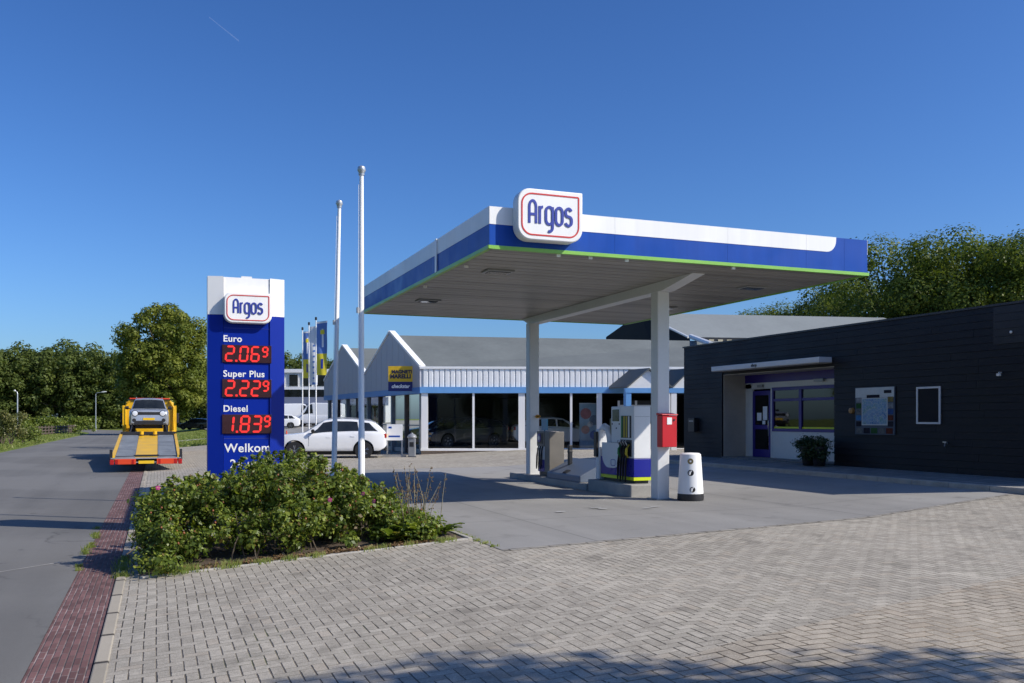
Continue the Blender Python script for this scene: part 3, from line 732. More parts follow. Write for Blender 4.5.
def price(txt, ytop, ybot):
    z0, z1 = zt_(ybot), zt_(ytop); x0, x1 = 1.035, 1.86
    mb = MB(); mb.box(x0, x1, TY-.03, TY-.001, z0, z1); b = mb.build('price_display', M['ledframe'], tot, bevel=.004)
    mb = MB(); h_ = (z1-z0)*.80; zz = z0+(z1-z0)*.10; w_ = h_*.50; t_ = h_*.135; x = x0+.035
    lead = txt[0]
    if lead == '1': seg7(mb, '1', x, zz, w_, h_, t_, TY-.036, TY-.031)
    else: seg7(mb, lead, x+.02, zz, w_, h_, t_, TY-.036, TY-.031)
    x += w_+.075
    mb.box(x-.018, x+.018, TY-.036, TY-.031, zz-t_/2, zz+t_*.5)
    x += .055
    for ch in txt[2:4]:
        seg7(mb, ch, x, zz, w_, h_, t_, TY-.036, TY-.031); x += w_+.068
    h2 = h_*.66; seg7(mb, txt[4], x, zz+h_-h2, h2*.5, h2, t_*.9, TY-.036, TY-.031)
    mb.build('digits', M['led'], b)
price('2.069', 345.5, 363); price('2.229', 379.5, 397.5); price('1.839', 414.5, 433.5)
for txt, py, sz, x, al in (('Euro', 342.3, .155, 1.05, 'LEFT'), ('Super Plus', 377.0, .155, 1.05, 'LEFT'), ('Diesel', 411.6, .155, 1.05, 'LEFT'), ('Welkom', 451.8, .21, 1.46, 'CENTER'), ('24 uur', 467.5, .21, 1.46, 'CENTER')):
    mb = MB(); add_text(mb, txt, x, TY-.004, zt_(py), sz, bold=.003, align=al, spacing=1.06, sx=1.0); mb.build('lettering', M['white'], tot)
for q_ in ((438.6, 438.0), (329, 328.6)): MB().box(TX0+.26, TX1-.26, TY-.004, TY-.0005, zt_(q_[0]), zt_(q_[1])).build('panel_joint', M['logoblue'], tot)
# ------------------------------------------------------------------ flagpoles by the bed
def flagpole(name, loc, top, r, label, lean=(0, 0)):
    x, y, z = loc; o = empty(name, loc, label, 'flagpole', 'bare flagpoles by the rose bush')
    lx = lambda f: (x+lean[0]*f, y+lean[1]*f, z+(top-z)*f)
    mb = MB(); mb.tube([lx(0), lx(.25), lx(.251), lx(1)], [r, r*.95, r*.86, r*.62], 12); mb.build('pole', M['white'], o, smooth=50)
    mb = MB(); t_ = lx(1); mb.lathe([(.001, -.02), (r*.9, 0), (r*.9, .05), (r*1.3, .09), (r*1.1, .15), (.005, .18)], t_, 12); mb.build('finial', M['steel'], o, smooth=50)
    mb = MB(); q = lx(.60); mb.box(q[0]-r*1.5, q[0]+r*.2, q[1]-.03, q[1]+.03, q[2]-.05, q[2]+.05); mb.build('cleat', M['steel'], o)
    mb = MB(); a_ = lx(.3); b_ = lx(.97); mb.tube([(a_[0]-r*1.15, a_[1]-r*.8, a_[2]), (b_[0]-r*1.0, b_[1]-r*.6, b_[2])], .004, 4); mb.build('halyard', M['white'], o)
x1, y1, _ = at(361.5, 16.6); x2, y2, _ = at(333.5, 20.4)
flagpole('flagpole', (x1, y1, zg(x1)), 6.10, .062, 'taller white flagpole without a flag, standing closest to the canopy corner')
flagpole('flagpole', (x2, y2, zg(x2)), 6.40, .062, 'thinner white flagpole without a flag, between the price totem and the other bare pole', (.13, .0))
# ------------------------------------------------------------------ pump island
isl = MB(); isl.box(9.24, 10.05, 18.98, 23.9, -.02, .15); isl.box(9.28, 10.05, 16.92, 18.975, -.02, .26)
io = isl.build('pump_island', M['concrete'], None, bevel=.025)
tag(io, 'long low concrete island kerb beneath the fuel pumps', 'pump island')
def nozzle(mb_hose, x, y, z):
    pass
def pump_front():
    x0, x1, y0, y1, z0 = 9.48, 9.90, 17.15, 18.70, .26
    o = empty('fuel_pump', ((x0+x1)/2, (y0+y1)/2, z0), 'white and blue fuel pump with hanging black hoses beside the red box', 'fuel pump')
    mb = MB(); mb.box(x0+.06, x1-.04, y0+.05, y1-.05, z0, .33); mb.build('base', M['dark'], o)
    mb = MB(); mb.box(x0, x1, y0, y1, .33, .40); mb.build('lime_band', M['lime'], o)
    mb = MB(); mb.box(x0, x1, y0, y1, .402, .80); mb.build('blue_band', M['pumpblue'], o, bevel=.01)
    mb = MB(); mb.box(x0+.004, x1-.004, y0+.004, y0+.60, .802, 1.93); mb.box(x0+.03, x1-.03, y0+.602, y1-.06, .802, 1.12); mb.build('cabinet', M['pumpwhite'], o, bevel=.015)
    # rounded white shield low on the face
    mb = MB(Matrix(((0, 1, 0, x0-.012), (-1, 0, 0, y1-.1), (0, 0, 1, 0), (0, 0, 0, 1))))
    poly = [(0, 1.12), (.85, 1.12)]+[(.85-.30+.30*math.cos(R(t)), .78-.22*math.sin(R(t))) for t in range(0, 91, 15)]+[(.32-.32*math.sin(R(t)), .90-.34*math.cos(R(t))) for t in range(0, 91, 15)]
    mb.prism(poly, -.012, .010); sh = mb.build('shield', M['pumpwhite'], o, smooth=40)
    mb = MB(Matrix(((0, 1, 0, x0-.012), (-1, 0, 0, y1-.1), (0, 0, 1, 0), (0, 0, 0, 1)))); mb.ribbon(rrect(.20, .13, .03), .014, -.018, -.0125, True)
    mb.v = [(a, b-.55, c+.68) for a, b, c in mb.v]; mb.build('emblem', M['logoblue'], sh)
    # display head
    mb = MB(); mb.box(x0+.07, x1-.07, y0+.72, y0+1.18, 1.121, 1.93); hd = mb.build('display_head', M['pumpwhite'], o, bevel=.02)
    mb = MB(); mb.box(x0+.058, x0+.069, y0+.80, y0+1.10, 1.60, 1.86); mb.build('screen', M['screen'], hd)
    mb = MB(); pass
    for q_ in ((.90, .94, 1.43, 1.46), (.77, .80, 1.52, 1.56), (1.1, 1.13, 1.52, 1.56)): MB().box(x0+.062, x0+.069, y0+q_[0], y0+q_[1], q_[2], q_[3]).build('button', M['dark'], hd)
    mb = MB(); mb.box(x0+.03, x1-.03, y0+.0005, y0+.0035, 1.70, 1.706); mb.build('door_joint', M['grey'], o)
    # hose tower face with yellow strips
    mb = MB(); mb.box(x0-.012, x0+.003, y0+.12, y0+.56, 1.24, 1.72); tw = mb.build('hose_panel', M['dark'], o)
    for i in range(4):
        mb = MB(); y_ = y0+.17+i*.105; mb.box(x0-.02, x0-.0125, y_, y_+.05, 1.25, 1.71); mb.build('grade_strip', M['hoseyellow'] if i in (1, 2) else (M['hosegreen'] if i == 3 else M['pumpwhite']), tw)
    mb = MB(); mb.box(x0-.008, x0+.003, y0+.10, y0+.60, .84, 1.20); mb.build('nozzle_bay', M['dark'], o)
    for i in range(4):
        y_ = y0+.17+i*.115
        mb = MB(); mb.tube([(x0-.03, y_, 1.10), (x0-.09, y_-.01, 1.0), (x0-.10, y_-.01, .90), (x0-.05, y_, .82)], [.028, .032, .03, .02], 8); nz = mb.build('nozzle', [M['hoseyellow'], M['black'], M['black'], M['hosegreen']][i], o, smooth=60)
        mb = MB(); mb.tube([(x0-.07, y_, 1.08), (x0-.12, y_, 1.16), (x0-.10, y_, 1.19)], [.014, .014, .012], 6); mb.build('lever', M['steel'], nz, smooth=60)
        mb = MB(); zlow = .30+.05*(i % 2)
        mb.tube([(x0-.09, y_-.01, .90), (x0-.11, y_+.01, .70), (x0-.10, y_+.03, zlow+.05), (x0-.08, y_+.06, zlow), (x0-.06, y_+.085, zlow+.06), (x0-.05, y_+.07, .75), (x0-.03, y_+.05, 1.15)], .017, 8); mb.build('hose', M['black'], o, smooth=60)
    # tall post of the hose reel at the far end, with curved arm
    mb = MB(); mb.box(x0-.04, x0+.22, y1+.02, y1+.20, z0, 1.42); cl = mb.build('reel_column', M['pumpwhite'], o, bevel=.03)
    mb = MB(Matrix.Translation((0, 0, 0))); mb.tube([(x0+.09, y1+.1, 1.40), (x0+.09, y1-.02, 1.47), (x0+.09, y1-.18, 1.42), (x0+.09, y1-.26, 1.25), (x0+.09, y1-.27, 1.1)], [.08, .085, .085, .075, .06], 10); mb.build('arm', M['pumpwhite'], cl, smooth=60)
    mb = MB(); mb.box(x0-.10, x0-.041, y1+.04, y1+.18, .78, 1.36); mb.build('terminal', M['dark'], cl, bevel=.015)
    mb = MB(); mb.box(x0+.1, x0+.13, y0+1.22, y0+1.30, 1.12, 1.66); mb.build('price_strip', M['straw'], o)
    return o
pump_front()
def pump_rear():
    x0, x1, y0, y1, z0 = 9.42, 9.88, 21.0, 22.4, .15
    x0, y0, z0 = 9.44, 21.55, .15; x1, y1 = 9.86, 22.35
    o = empty('fuel_pump', ((x0+x1)/2, (y0+y1)/2, z0), 'squat grey fuel pump with round blue badge beside the far post', 'fuel pump')
    mb = MB(); mb.box(x0+.05, x1-.05, y0+.05, y1-.05, z0, .26); mb.build('base', M['dark'], o)
    mb = MB(); mb.box(x0+.02, x1, y0+.32, y1, .262, .93); mb.build('lower_cabinet', M['pumpwhite'], o, bevel=.01)
    mb = MB(); mb.box(x0+.012, x0+.019, y0+.36, y1-.02, .27, .58); mb.build('blue_band', M['pumpblue'], o)
    mb = MB(); mb.box(x0, x1, y0, y0+.318, .262, 1.32); mb.build('hose_tower', M['pumpgrey'], o, bevel=.012)
    mb = MB(); mb.box(x0-.01, x1+.01, y0+.32, y1+.02, .932, 1.33); hd = mb.build('display_head', M['pumpgrey'], o, bevel=.015)
    mb = MB(); mb.box(x0-.02, x0-.0105, y0+.40, y1-.06, 1.0, 1.28); mb.build('screen', M['dark'], hd)
    mb = MB(); mb.lathe([(.001, 0), (.12, .0), (.12, .012), (.001, .012)], (x0-.034, y0+.62, 1.15), 20, 'x'); bd = mb.build('round_badge', M['pumpblue'], hd)
    mb = MB(); mb.lathe([(.001, 0), (.06, .0), (.06, .006), (.001, .006)], (x0-.041, y0+.62, 1.15), 16, 'x'); mb.build('badge_centre', M['pumpwhite'], bd)
    for i in range(3):
        y_ = y0+.42+i*.14
        mb = MB(); mb.tube([(x0-.01, y_, .93), (x0-.06, y_, .7), (x0-.06, y_+.02, .4), (x0-.04, y_+.06, .34), (x0-.02, y_+.08, .42), (x0+.0, y_+.08, .88)], .016, 8); mb.build('hose', M['black'], o, smooth=60)
    mb = MB(); mb.box(x0+.05, x0+.08, y0+.28, y0+.64, 1.36, 1.66); mb.tube([(x0+.065, y0+.46, 1.33), (x0+.065, y0+.46, 1.37)], .02, 6); mb.build('blue_card', pm('cyan_card', (.06, .26, .40), .4), o)
pump_rear()
# sloping blue-grey cover between the pumps
mb = MB()
mb.hexa([(9.26, 19.35, .15), (9.98, 19.35, .15), (9.98, 21.3, .15), (9.26, 21.3, .15), (9.26, 19.35, .30), (9.98, 19.35, .66), (9.98, 21.3, .66), (9.26, 21.3, .30)])
cv = mb.build('sloping_cover', M['cover'], None, bevel=.02); tag(cv, 'sloping blue-grey sheet cover on the island between the two pumps', 'cover')
mb = MB(); mb.hexa([(9.30, 20.2, .325), (9.42, 20.2, .385), (9.42, 20.4, .385), (9.30, 20.4, .325), (9.29, 20.2, .345), (9.41, 20.2, .405), (9.41, 20.4, .405), (9.29, 20.4, .345)]); mb.build('handle', M['dark'], cv)
mb = MB(); x_, y_, _ = at(570, 22.9); mb.box(x_-.05, x_+.05, y_-.05, y_+.05, .0, 1.0); mb.box(x_-.055, x_+.055, y_-.055, y_+.055, .8, .86)
tag(mb.build('bollard', M['dark'], None, bevel=.015), 'short dark square bollard behind the sloping cover', 'bollard')
# orange valve on the rear post
mb = MB(); mb.tube([(9.60, 22.76, 1.72), (9.60, 22.69, 1.72)], .05, 10); mb.box(9.52, 9.68, 22.69, 22.70, 1.70, 1.74)
tag(mb.build('orange_tag', pm('orange_tag', (.62, .30, .03), .5), None), 'small orange device fixed on the far canopy post', 'device')
# red box on the front post
rb = empty('red_dispenser_box', (9.98, 16.2, 1.08), 'bright red metal box mounted on the canopy post beside the bin', 'wall box')
mb = MB(); mb.hexa([(9.49, 15.99, 1.08), (9.83, 15.99, 1.08), (9.83, 16.205, 1.08), (9.49, 16.205, 1.08), (9.49, 15.99, 1.72), (9.83, 15.99, 1.72), (9.83, 16.205, 1.72), (9.49, 16.205, 1.72)]); bx = mb.build('box', M['redbox'], rb, bevel=.012)
mb = MB(); mb.hexa([(9.475, 15.97, 1.725), (9.845, 15.97, 1.725), (9.845, 16.206, 1.725), (9.475, 16.206, 1.725), (9.475, 15.97, 1.745), (9.845, 15.97, 1.745), (9.845, 16.206, 1.775), (9.475, 16.206, 1.775)]); mb.build('lid', M['redbox'], rb, bevel=.006)
mb = MB(); mb.box(9.60, 9.71, 15.984, 15.989, 1.54, 1.68); mb.build('label', M['white'], rb)
mb = MB(); mb.lathe([(.001, 0), (.022, 0), (.022, .012), (.001, .012)], (9.76, 15.977, 1.63), 12, 'y'); mb.build('lock', M['dark'], rb)
# bin
bx_, by_, _ = at(690.5, 18.45); bn = empty('litter_bin', (bx_, by_, 0), 'white tapered plastic litter bin with dark foot and round emblems', 'bin')
mb = MB(); mb.lathe([(.001, 0), (.262, .0), (.268, .04), (.262, .13), (.001, .135)], (bx_, by_, .006), 36); mb.build('foot', M['dark'], bn, smooth=40)
mb = MB(); mb.lathe([(.001, .137), (.258, .137), (.258, .16), (.212, .88), (.205, .93), (.17, .955), (.001, .965)], (bx_, by_, .006), 36); body = mb.build('bin_body', M['white'], bn, smooth=40)
tov = Vector((-bx_, -by_, 0)).normalized()
def emblem(z, rad, mat, nm, off=0.0, inner=None):
    ang = math.atan2(tov.y, tov.x)+off; r_ = .258-(.046)*(z-.16)/.72
    Mx = Matrix.Translation((bx_+math.cos(ang)*(r_+.002), by_+math.sin(ang)*(r_+.002), z)) @ Matrix.Rotation(ang, 4, 'Z')
    mb = MB(Mx); mb.lathe([(.001, -.02), (rad, -.02), (rad, .004), (.001, .006)], (0, 0, 0), 20, 'x'); e = mb.build(nm, mat, body)
    if inner:
        mb = MB(Mx); inner(mb); mb.build('emblem_mark', M['white'] if mat is not M['white'] else M['dark'], body)
emblem(.80, .058, pm('brass', (.25, .19, .08), .4, .4), 'lock_disc', 0, lambda mb: mb.ribbon(arc(0, 0, .03, .03, 0, 330, 12), .008, 0, 1) if False else mb.lathe([(.012, .005), (.02, .005), (.02, .008), (.012, .008)], (0, 0, 0), 12, 'x'))
def bird(mb):
    for (y0, z0, y1, z1, r0) in ((-.025, -.035, .0, .03, .016), (.0, .03, .025, .04, .012), (-.03, -.02, -.028, .03, .01)):
        mb.tube([(.006, y0, z0), (.007, y1, z1)], [r0, r0*.7], 8)
emblem(.57, .062, M['dark'], 'round_logo', .02, bird)
emblem(.235, .055, M['dark'], 'hand_sticker', .16, bird)
# ------------------------------------------------------------------ vehicles (built facing +x at the world origin, then moved)
def paint(name, c, rough=.22):
    return pm(name, c, rough, .0, var=.03, scale=.8, coat=.6)
P_WHITE = paint('paint_white', (.78, .78, .78)); P_SILVER = pm('paint_silver', (.46, .48, .50), .28, .5, var=.03, coat=.5)
P_BLACK = paint('paint_black', (.03, .033, .038)); P_GREY = pm('paint_grey', (.12, .13, .14), .3, .3, var=.05, coat=.5)
def wheel(root, x, y, r, wd, rimmat, side):
    w_ = MB(); s = side
    prof = [(r*.60, -wd/2), (r*.94, -wd/2), (r, -wd*.3), (r, wd*.3), (r*.94, wd/2), (r*.60, wd/2)]
    w_.lathe(prof, (x, y, r), 28, 'y')
    wo = empty('wheel', (x, y, r)); wo.parent = root
    w_.build('tyre', M['black'], wo, smooth=40)
    m = MB(); yo = y+s*wd*.36
    m.lathe([(r*.52, yo-.01*s), (r*.64, yo), (r*.64, yo+s*.02), (r*.56, yo+s*.03), (r*.5, yo+s*.005)], (x, 0, r), 28, 'y')
    m.lathe([(.001, yo), (r*.16, yo), (r*.14, yo+s*.03), (.001, yo+s*.035)], (x, 0, r), 16, 'y')
    for k in range(5):
        an = 2*math.pi*k/5+.3
        for da in (-.16, .16):
            a2 = an+da; m.tube([(x+math.cos(an)*r*.1, yo+s*.012, r+math.sin(an)*r*.1), (x+math.cos(a2)*r*.58, yo+s*.02, r+math.sin(a2)*r*.58)], r*.055, 5)
    m.build('rim', rimmat, wo, smooth=40)
    m = MB(); m.lathe([(.001, y), (r*.6, y), (r*.6, y+s*.02), (.001, y+s*.02)], (x, 0, r), 20, 'y'); m.build('brake_disc', M['dark'], wo)
def car(name, label, cat, S, mat, group=None, detail=True):
    L, W, r = S['L'], S['W'], S['r']; xf, xr = S['axles']
    o = empty(name, (0, 0, 0), label, cat, group)
    deck = lambda x: interp(x, S['deck']); roof = lambda x: interp(x, S['roof'])
    ra = r*S.get('arch', 1.16)
    def zlo(x):
        z = interp(x, S['low'])
        for xa in (xf, xr):
            d = ra*ra-(x-xa)**2
            if d > 0: z = max(z, r+math.sqrt(d))
        return z
    tp = S.get('taper', .13); tl = S.get('tlen', .75)
    def plan(x):
        s = max(0, (abs(x)-(L/2-tl))/tl); return W/2*(1-tp*s*s)
    xs = set(np.linspace(-L/2, L/2, 56).tolist())
    for xa in (xf, xr):
        for k in range(13): xs.add(xa+ra*math.cos(math.pi*k/12)*.9999)
        xs.add(xa-ra*1.002); xs.add(xa+ra*1.002)
    xs = sorted(xs)
    V = []; 
    K = None
    for i, x in enumerate(xs):
        w_ = plan(x); zl = zlo(x); zt = deck(x); e = min(1, (L/2-abs(x))/.12); e = max(0, e); e = math.sqrt(1-(1-e)**2)
        zl2 = zl+.07*(1-e); zt2 = zt-.07*(1-e); w2 = w_*(1-.05*(1-e)); zm = S.get('zm', .72)
        ring = [(0, zl2), (.6*w2, zl2), (.95*w2, zl2)]
        for f in (.04, .2, .4, .6, .8, .93):
            z = zl2+(zt2-zl2)*f; ring.append((w2*(1-.055*((z-zm)/.5)**2), z))
        ring += [(w2*.93, zt2), (w2*.6, zt2+.022), (0, zt2+.035)]
        full = [(-y, z) for y, z in ring[1:-1]]
        loop = ring + full[::-1]
        K = len(loop); V += [(x, y, z) for y, z in loop]
    n = len(xs)
    Fc = [(i*K+k, i*K+(k+1) % K, (i+1)*K+(k+1) % K, (i+1)*K+k) for i in range(n-1) for k in range(K)]
    Fc += [tuple(range(K)), tuple((n-1)*K+k for k in range(K))]
    mb = MB(); mb.add(V, Fc); body = mb.build('body', mat, o, smooth=38)
    # cabin
    x0, x1 = S['roof'][0][0], S['roof'][-1][0]
    xs2 = sorted(set(np.linspace(x0, x1, 34).tolist()+[p[0] for p in S['roof']]))
    Hg = max(p[1] for p in S['roof'])-deck(0); wr0 = S.get('wr', .74)*W/2
    def geo(x):
        zd = deck(x)-.015; zr = max(roof(x), zd+.02); wb = .935*plan(x); f = min(1, (zr-zd)/Hg); wr = wb-(wb-wr0)*f
        return zd, zr, wb, wr
    V = []
    for x in xs2:
        zd, zr, wb, wr = geo(x); h = zr-zd; c = min(.07, h*.5)
        ring = [(wb, zd), (wb*.55+wr*.45+.012*min(1, h), zd+(h-c)*.45), (wr, zr-c), (wr*.95, zr-c*.45), (wr*.85, zr-c*.15), (wr*.4, zr+.012*min(1, h*2)), (0, zr+.018*min(1, h*2))]
        loop = ring+[(-y, z) for y, z in ring[:-1]][::-1]; K = len(loop); V += [(x, y, z) for y, z in loop]
    n = len(xs2)
    Fc = [(i*K+k, i*K+k+1, (i+1)*K+k+1, (i+1)*K+k) for i in range(n-1) for k in range(K-1)]
    Fc += [tuple(range(K)), tuple((n-1)*K+k for k in range(K))]
    mb = MB(); mb.add(V, Fc); mb.build('cabin', mat, o, smooth=40)
    def side_pt(x, t, s):
        zd, zr, wb, wr = geo(x); h = zr-zd; c = min(.07, h*.5); ztop = zr-c
        ym = wb*.55+wr*.45+.012*min(1, h)
        y = wb+(ym-wb)*t/.45 if t < .45 else ym+(wr-ym)*(t-.45)/.55
        return (x, s*(y+.006), zd+(ztop-zd)*t)
    for (a, b, c, d) in S['windows']:       # (x_bottom_rear, x_bottom_front, x_top_front, x_top_rear)
        for s in (-1, 1):
            vs = []
            for t in (.13, .35, .6, .94):
                u = (t-.13)/.81
                xa = a+(d-a)*u; xb = b+(c-b)*u
                for k in range(7): vs.append(side_pt(xa+(xb-xa)*k/6, t, s))
            fs = [(i*7+k, i*7+k+1, (i+1)*7+k+1, (i+1)*7+k) for i in range(3) for k in range(6)]
            mb = MB(); mb.add(vs, fs); mb.build('side_window', M['carglass'], o, smooth=60)
    def top_glass(nm, xa, xb, parent=o):
        vs = []
        for i in range(7):
            x = xa+(xb-xa)*i/6; zd, zr, wb, wr = geo(x); h = zr-zd; c = min(.07, h*.5)
            for f in (-.93, -.85, -.4, 0, .4, .85, .93):
                z = zr+(.018 if f == 0 else .012 if abs(f) == .4 else -c*.15/min(1, h*2) if abs(f) == .85 else -c*.4/min(1, h*2))*min(1, h*2)
                vs.append((x, wr*f, z+.009))
        mb = MB(); mb.add(vs, [(i*7+k, i*7+k+1, (i+1)*7+k+1, (i+1)*7+k) for i in range(6) for k in range(6)])
        return mb.build(nm, M['carglass'], parent, smooth=60)
    top_glass('windscreen', *S['screen'])
    if S.get('rear'): top_glass('rear_window', *S['rear'])
    # underbody and sills
    mb = MB(); mb.box(-L/2+.25, L/2-.25, -W/2+.27, W/2-.27, .2, .62)
    mb.build('underbody', M['black'], o)
    mb = MB()
    for s in (-1, 1): mb.box(xr+ra*1.02, xf-ra*1.02, s*W/2*.90-.04, s*W/2*.90+.04, S['low'][0][1]-.06, S['low'][0][1]+.05)
    mb.build('sill', M['black'], o, bevel=.02)
    for xa in (xf, xr):
        for s in (-1, 1): wheel(o, xa, s*(W/2-.13), r, .22, S.get('rim', M['alloy']), s)
    if S.get('cladding'):
        for xa in (xf, xr):
            for s in (-1, 1):
                mb = MB(Matrix.Translation((xa, 0, r))); mb.ribbon(arc(0, 0, ra+.015, ra+.015, 0, 180, 16), .06, s*(W/2*.985)-.02, s*(W/2*.985)+.02); mb.build('arch_trim', M['black'], o)
    for s in (-1, 1):
        xm = S['mirror']; zd, zr, wb, wr = geo(xm)
        mb = MB(); mb.lathe([(.005, -.12), (.07, -.10), (.085, 0), (.075, .05), (.005, .06)], (xm, s*(wb+.15), zd+.13), 12, 'y'); mb.tube([(xm, s*(wb-.02), zd+.05), (xm, s*(wb+.1), zd+.10)], .025, 6); mb.build('mirror', S.get('mirmat', M['black']), o, smooth=50)
    if not detail: return o
    wE = plan(L/2)*.95
    for s in (-1, 1):
        h = S['head']; mb = MB()
        if h[0] == 'round':
            mb.lathe([(.001, L/2-.05), (h[2], L/2-.05), (h[2]*1.05, L/2+.012), (h[2]*.8, L/2+.02), (.001, L/2+.02)], (0, s*h[1], h[3]), 20, 'x'); hl_ = mb.build('headlight', pm('lamp_bright', (.75, .78, .82), .15, .1), o, smooth=40)
            mb = MB(); mb.lathe([(h[2]*1.05, L/2-.02), (h[2]*1.3, L/2-.02), (h[2]*1.28, L/2+.01), (h[2]*1.06, L/2+.012)], (0, s*h[1], h[3]), 20, 'x'); mb.build('headlight_ring', M['dark'], hl_, smooth=40)
        else:
            mb.box(L/2-.25, L/2-.045, s*wE-.28 if s > 0 else -wE-.012, s*wE+.012 if s > 0 else -wE+.28, h[1], h[2]); mb.build('headlight', M['lamp'], o, bevel=.03)
        tl_ = S['tail']; mb = MB(); q = plan(-L/2+.08)
        mb.hexa([(-L/2-.004, s*(q-.30), tl_[0]), (-L/2+.36, s*(q-.02), tl_[0]+.02), (-L/2+.36, s*(q+.012), tl_[0]+.02), (-L/2-.004, s*(q-.02), tl_[0]), (-L/2-.004, s*(q-.30), tl_[1]), (-L/2+.30, s*(q-.03), tl_[1]), (-L/2+.30, s*(q+.004), tl_[1]), (-L/2-.004, s*(q-.03), tl_[1])]); mb.build('tail_light', M['tail'], o, bevel=.012)
        mb = MB()
        for xh in S['handles']: mb.box(xh-.09, xh+.09, s*(plan(xh)*.985)-.012, s*(plan(xh)*.985)+.018, deck(xh)-.2, deck(xh)-.165)
        mb.build('door_handle', mat, o, bevel=.008)
        mb = MB()
        for xd in S['seams']: mb.box(xd-.004, xd+.004, s*plan(xd)*.975-.01, s*plan(xd)*.975+.0285, S['low'][0][1]+.06, deck(xd)-.1)
        mb.build('door_seam', M['dark'], o)
        if S.get('rails'):
            xa, xb = S['rails']; mb = MB(); pts = [(x, s*(geo(x)[3]*.9), geo(x)[1]+(.02 if i in (0, 7) else .05)) for i, x in enumerate(np.linspace(xa, xb, 8))]; mb.tube(pts, .018, 6); mb.build('roof_rail', M['grey'], o, smooth=60)
    g = S['grille']; mb = MB(); mb.box(L/2-.06, L/2+.006, -g[0], g[0], g[1], g[2]); gr = mb.build('grille', M['dark'], o, bevel=.015)
    if S.get('slots'):
        mb = MB(); 
        for k in range(8): y = -g[0]+.03+(2*g[0]-.06)*k/7; mb.box(L/2+.002, L/2+.016, y-.018, y+.018, g[1]+.01, g[2]-.01)
        mb.build('grille_bars', mat, gr)
    lg = S['lower_grille']; mb = MB(); mb.box(L/2-.06, L/2+.008, -lg[0], lg[0], lg[1], lg[2]); mb.build('lower_grille', M['dark'], o, bevel=.02)
    if S.get('fogs'):
        for s in (-1, 1):
            mb = MB(); mb.lathe([(.001, L/2-.05), (.09, L/2-.05), (.09, L/2+.006), (.001, L/2+.008)], (0, s*S['fogs'][0], S['fogs'][1]), 14, 'x'); f_ = mb.build('fog_light', M['dark'], o)
    mb = MB(); mb.box(L/2-.02, L/2+.022, -.26, .26, S['plate']-.055, S['plate']+.055); mb.build('number_plate', M['plate'], o)
    mb = MB(); mb.box(-L/2-.02, -L/2+.05, -.26, .26, S['plate']+.3, S['plate']+.41); mb.build('number_plate', M['plate'], o)
    mb = MB(); mb.box(-L/2-.012, -L/2+.1, -W/2*.78, W/2*.78, .36, .52); mb.build('rear_bumper', M['black'], o, bevel=.03)
    return o
def carglass():
    m, nt, b = new_mat('car_window'); t = NT(nt)
    b.inputs['Base Color'].default_value = (.012, .014, .016, 1); b.inputs['Roughness'].default_value = .04; b.inputs['Specular IOR Level'].default_value = .6
    t.l(t.ramp(t.noise(t.coord(), 1.2), [(.3, (.008, .010, .012)), (.7, (.03, .034, .036))]), b.inputs['Base Color'])
    return m
M['carglass'] = carglass()
def place(o, loc, ang, sc=1): o.location = loc; o.rotation_euler = (0, 0, ang); o.scale = (sc, sc, sc); return o
SUV = dict(L=4.82, W=1.94, r=.385, axles=(1.50, -1.42), arch=1.17, low=[(-2.41, .52), (-2.1, .36), (2.05, .36), (2.41, .42)],
 deck=[(-2.41, 1.10), (-2.30, 1.19), (-1.0, 1.17), (.85, 1.10), (1.05, 1.13), (2.1, 1.03), (2.32, .95), (2.41, .86)],
 roof=[(-2.36, 1.19), (-2.20, 1.38), (-1.98, 1.57), (-1.75, 1.66), (-.9, 1.745), (-.1, 1.755), (.28, 1.69), (1.16, 1.12)],
 windows=[(-2.04, -1.28, -1.22, -1.66), (-1.22, -.20, -.20, -1.16), (-.15, .90, .30, -.15)], screen=(1.09, .33), rear=(-1.97, -2.28),
 mirror=.72, head=('box', .80, .96), tail=(.92, 1.10), handles=(-.95, .08), seams=(-1.25, -.18, .90), rails=(-1.95, .1),
 grille=(.5, .80, .97), lower_grille=(.65, .42, .62), plate=.66, mirmat=M['black'], tlen=.8)
REN = dict(L=4.24, W=1.80, r=.345, axles=(1.27, -1.30), arch=1.2, low=[(-2.12, .5), (-1.9, .36), (1.8, .36), (2.12, .40)],
 deck=[(-2.12, 1.08), (-2.05, 1.14), (.75, 1.10), (.9, 1.13), (1.9, 1.08), (2.07, 1.03), (2.12, .98)],
 roof=[(-2.10, 1.14), (-2.04, 1.5), (-1.9, 1.66), (-.6, 1.71), (.15, 1.69), (.35, 1.64), (.98, 1.12)],
 windows=[(-1.9, -1.25, -1.2, -1.8), (-1.16, -.25, -.25, -1.1), (-.17, .72, .28, -.17)], screen=(.93, .40), rear=(-1.94, -2.06),
 mirror=.62, head=('round', .62, .115, .93), tail=(.85, 1.1), handles=(-.95, .0), seams=(-1.2, -.2, .8), rails=(-1.8, .1),
 grille=(.50, .85, 1.0), lower_grille=(.66, .38, .58), plate=.66, fogs=(.66, .60), cladding=True, taper=.08, tlen=.5)
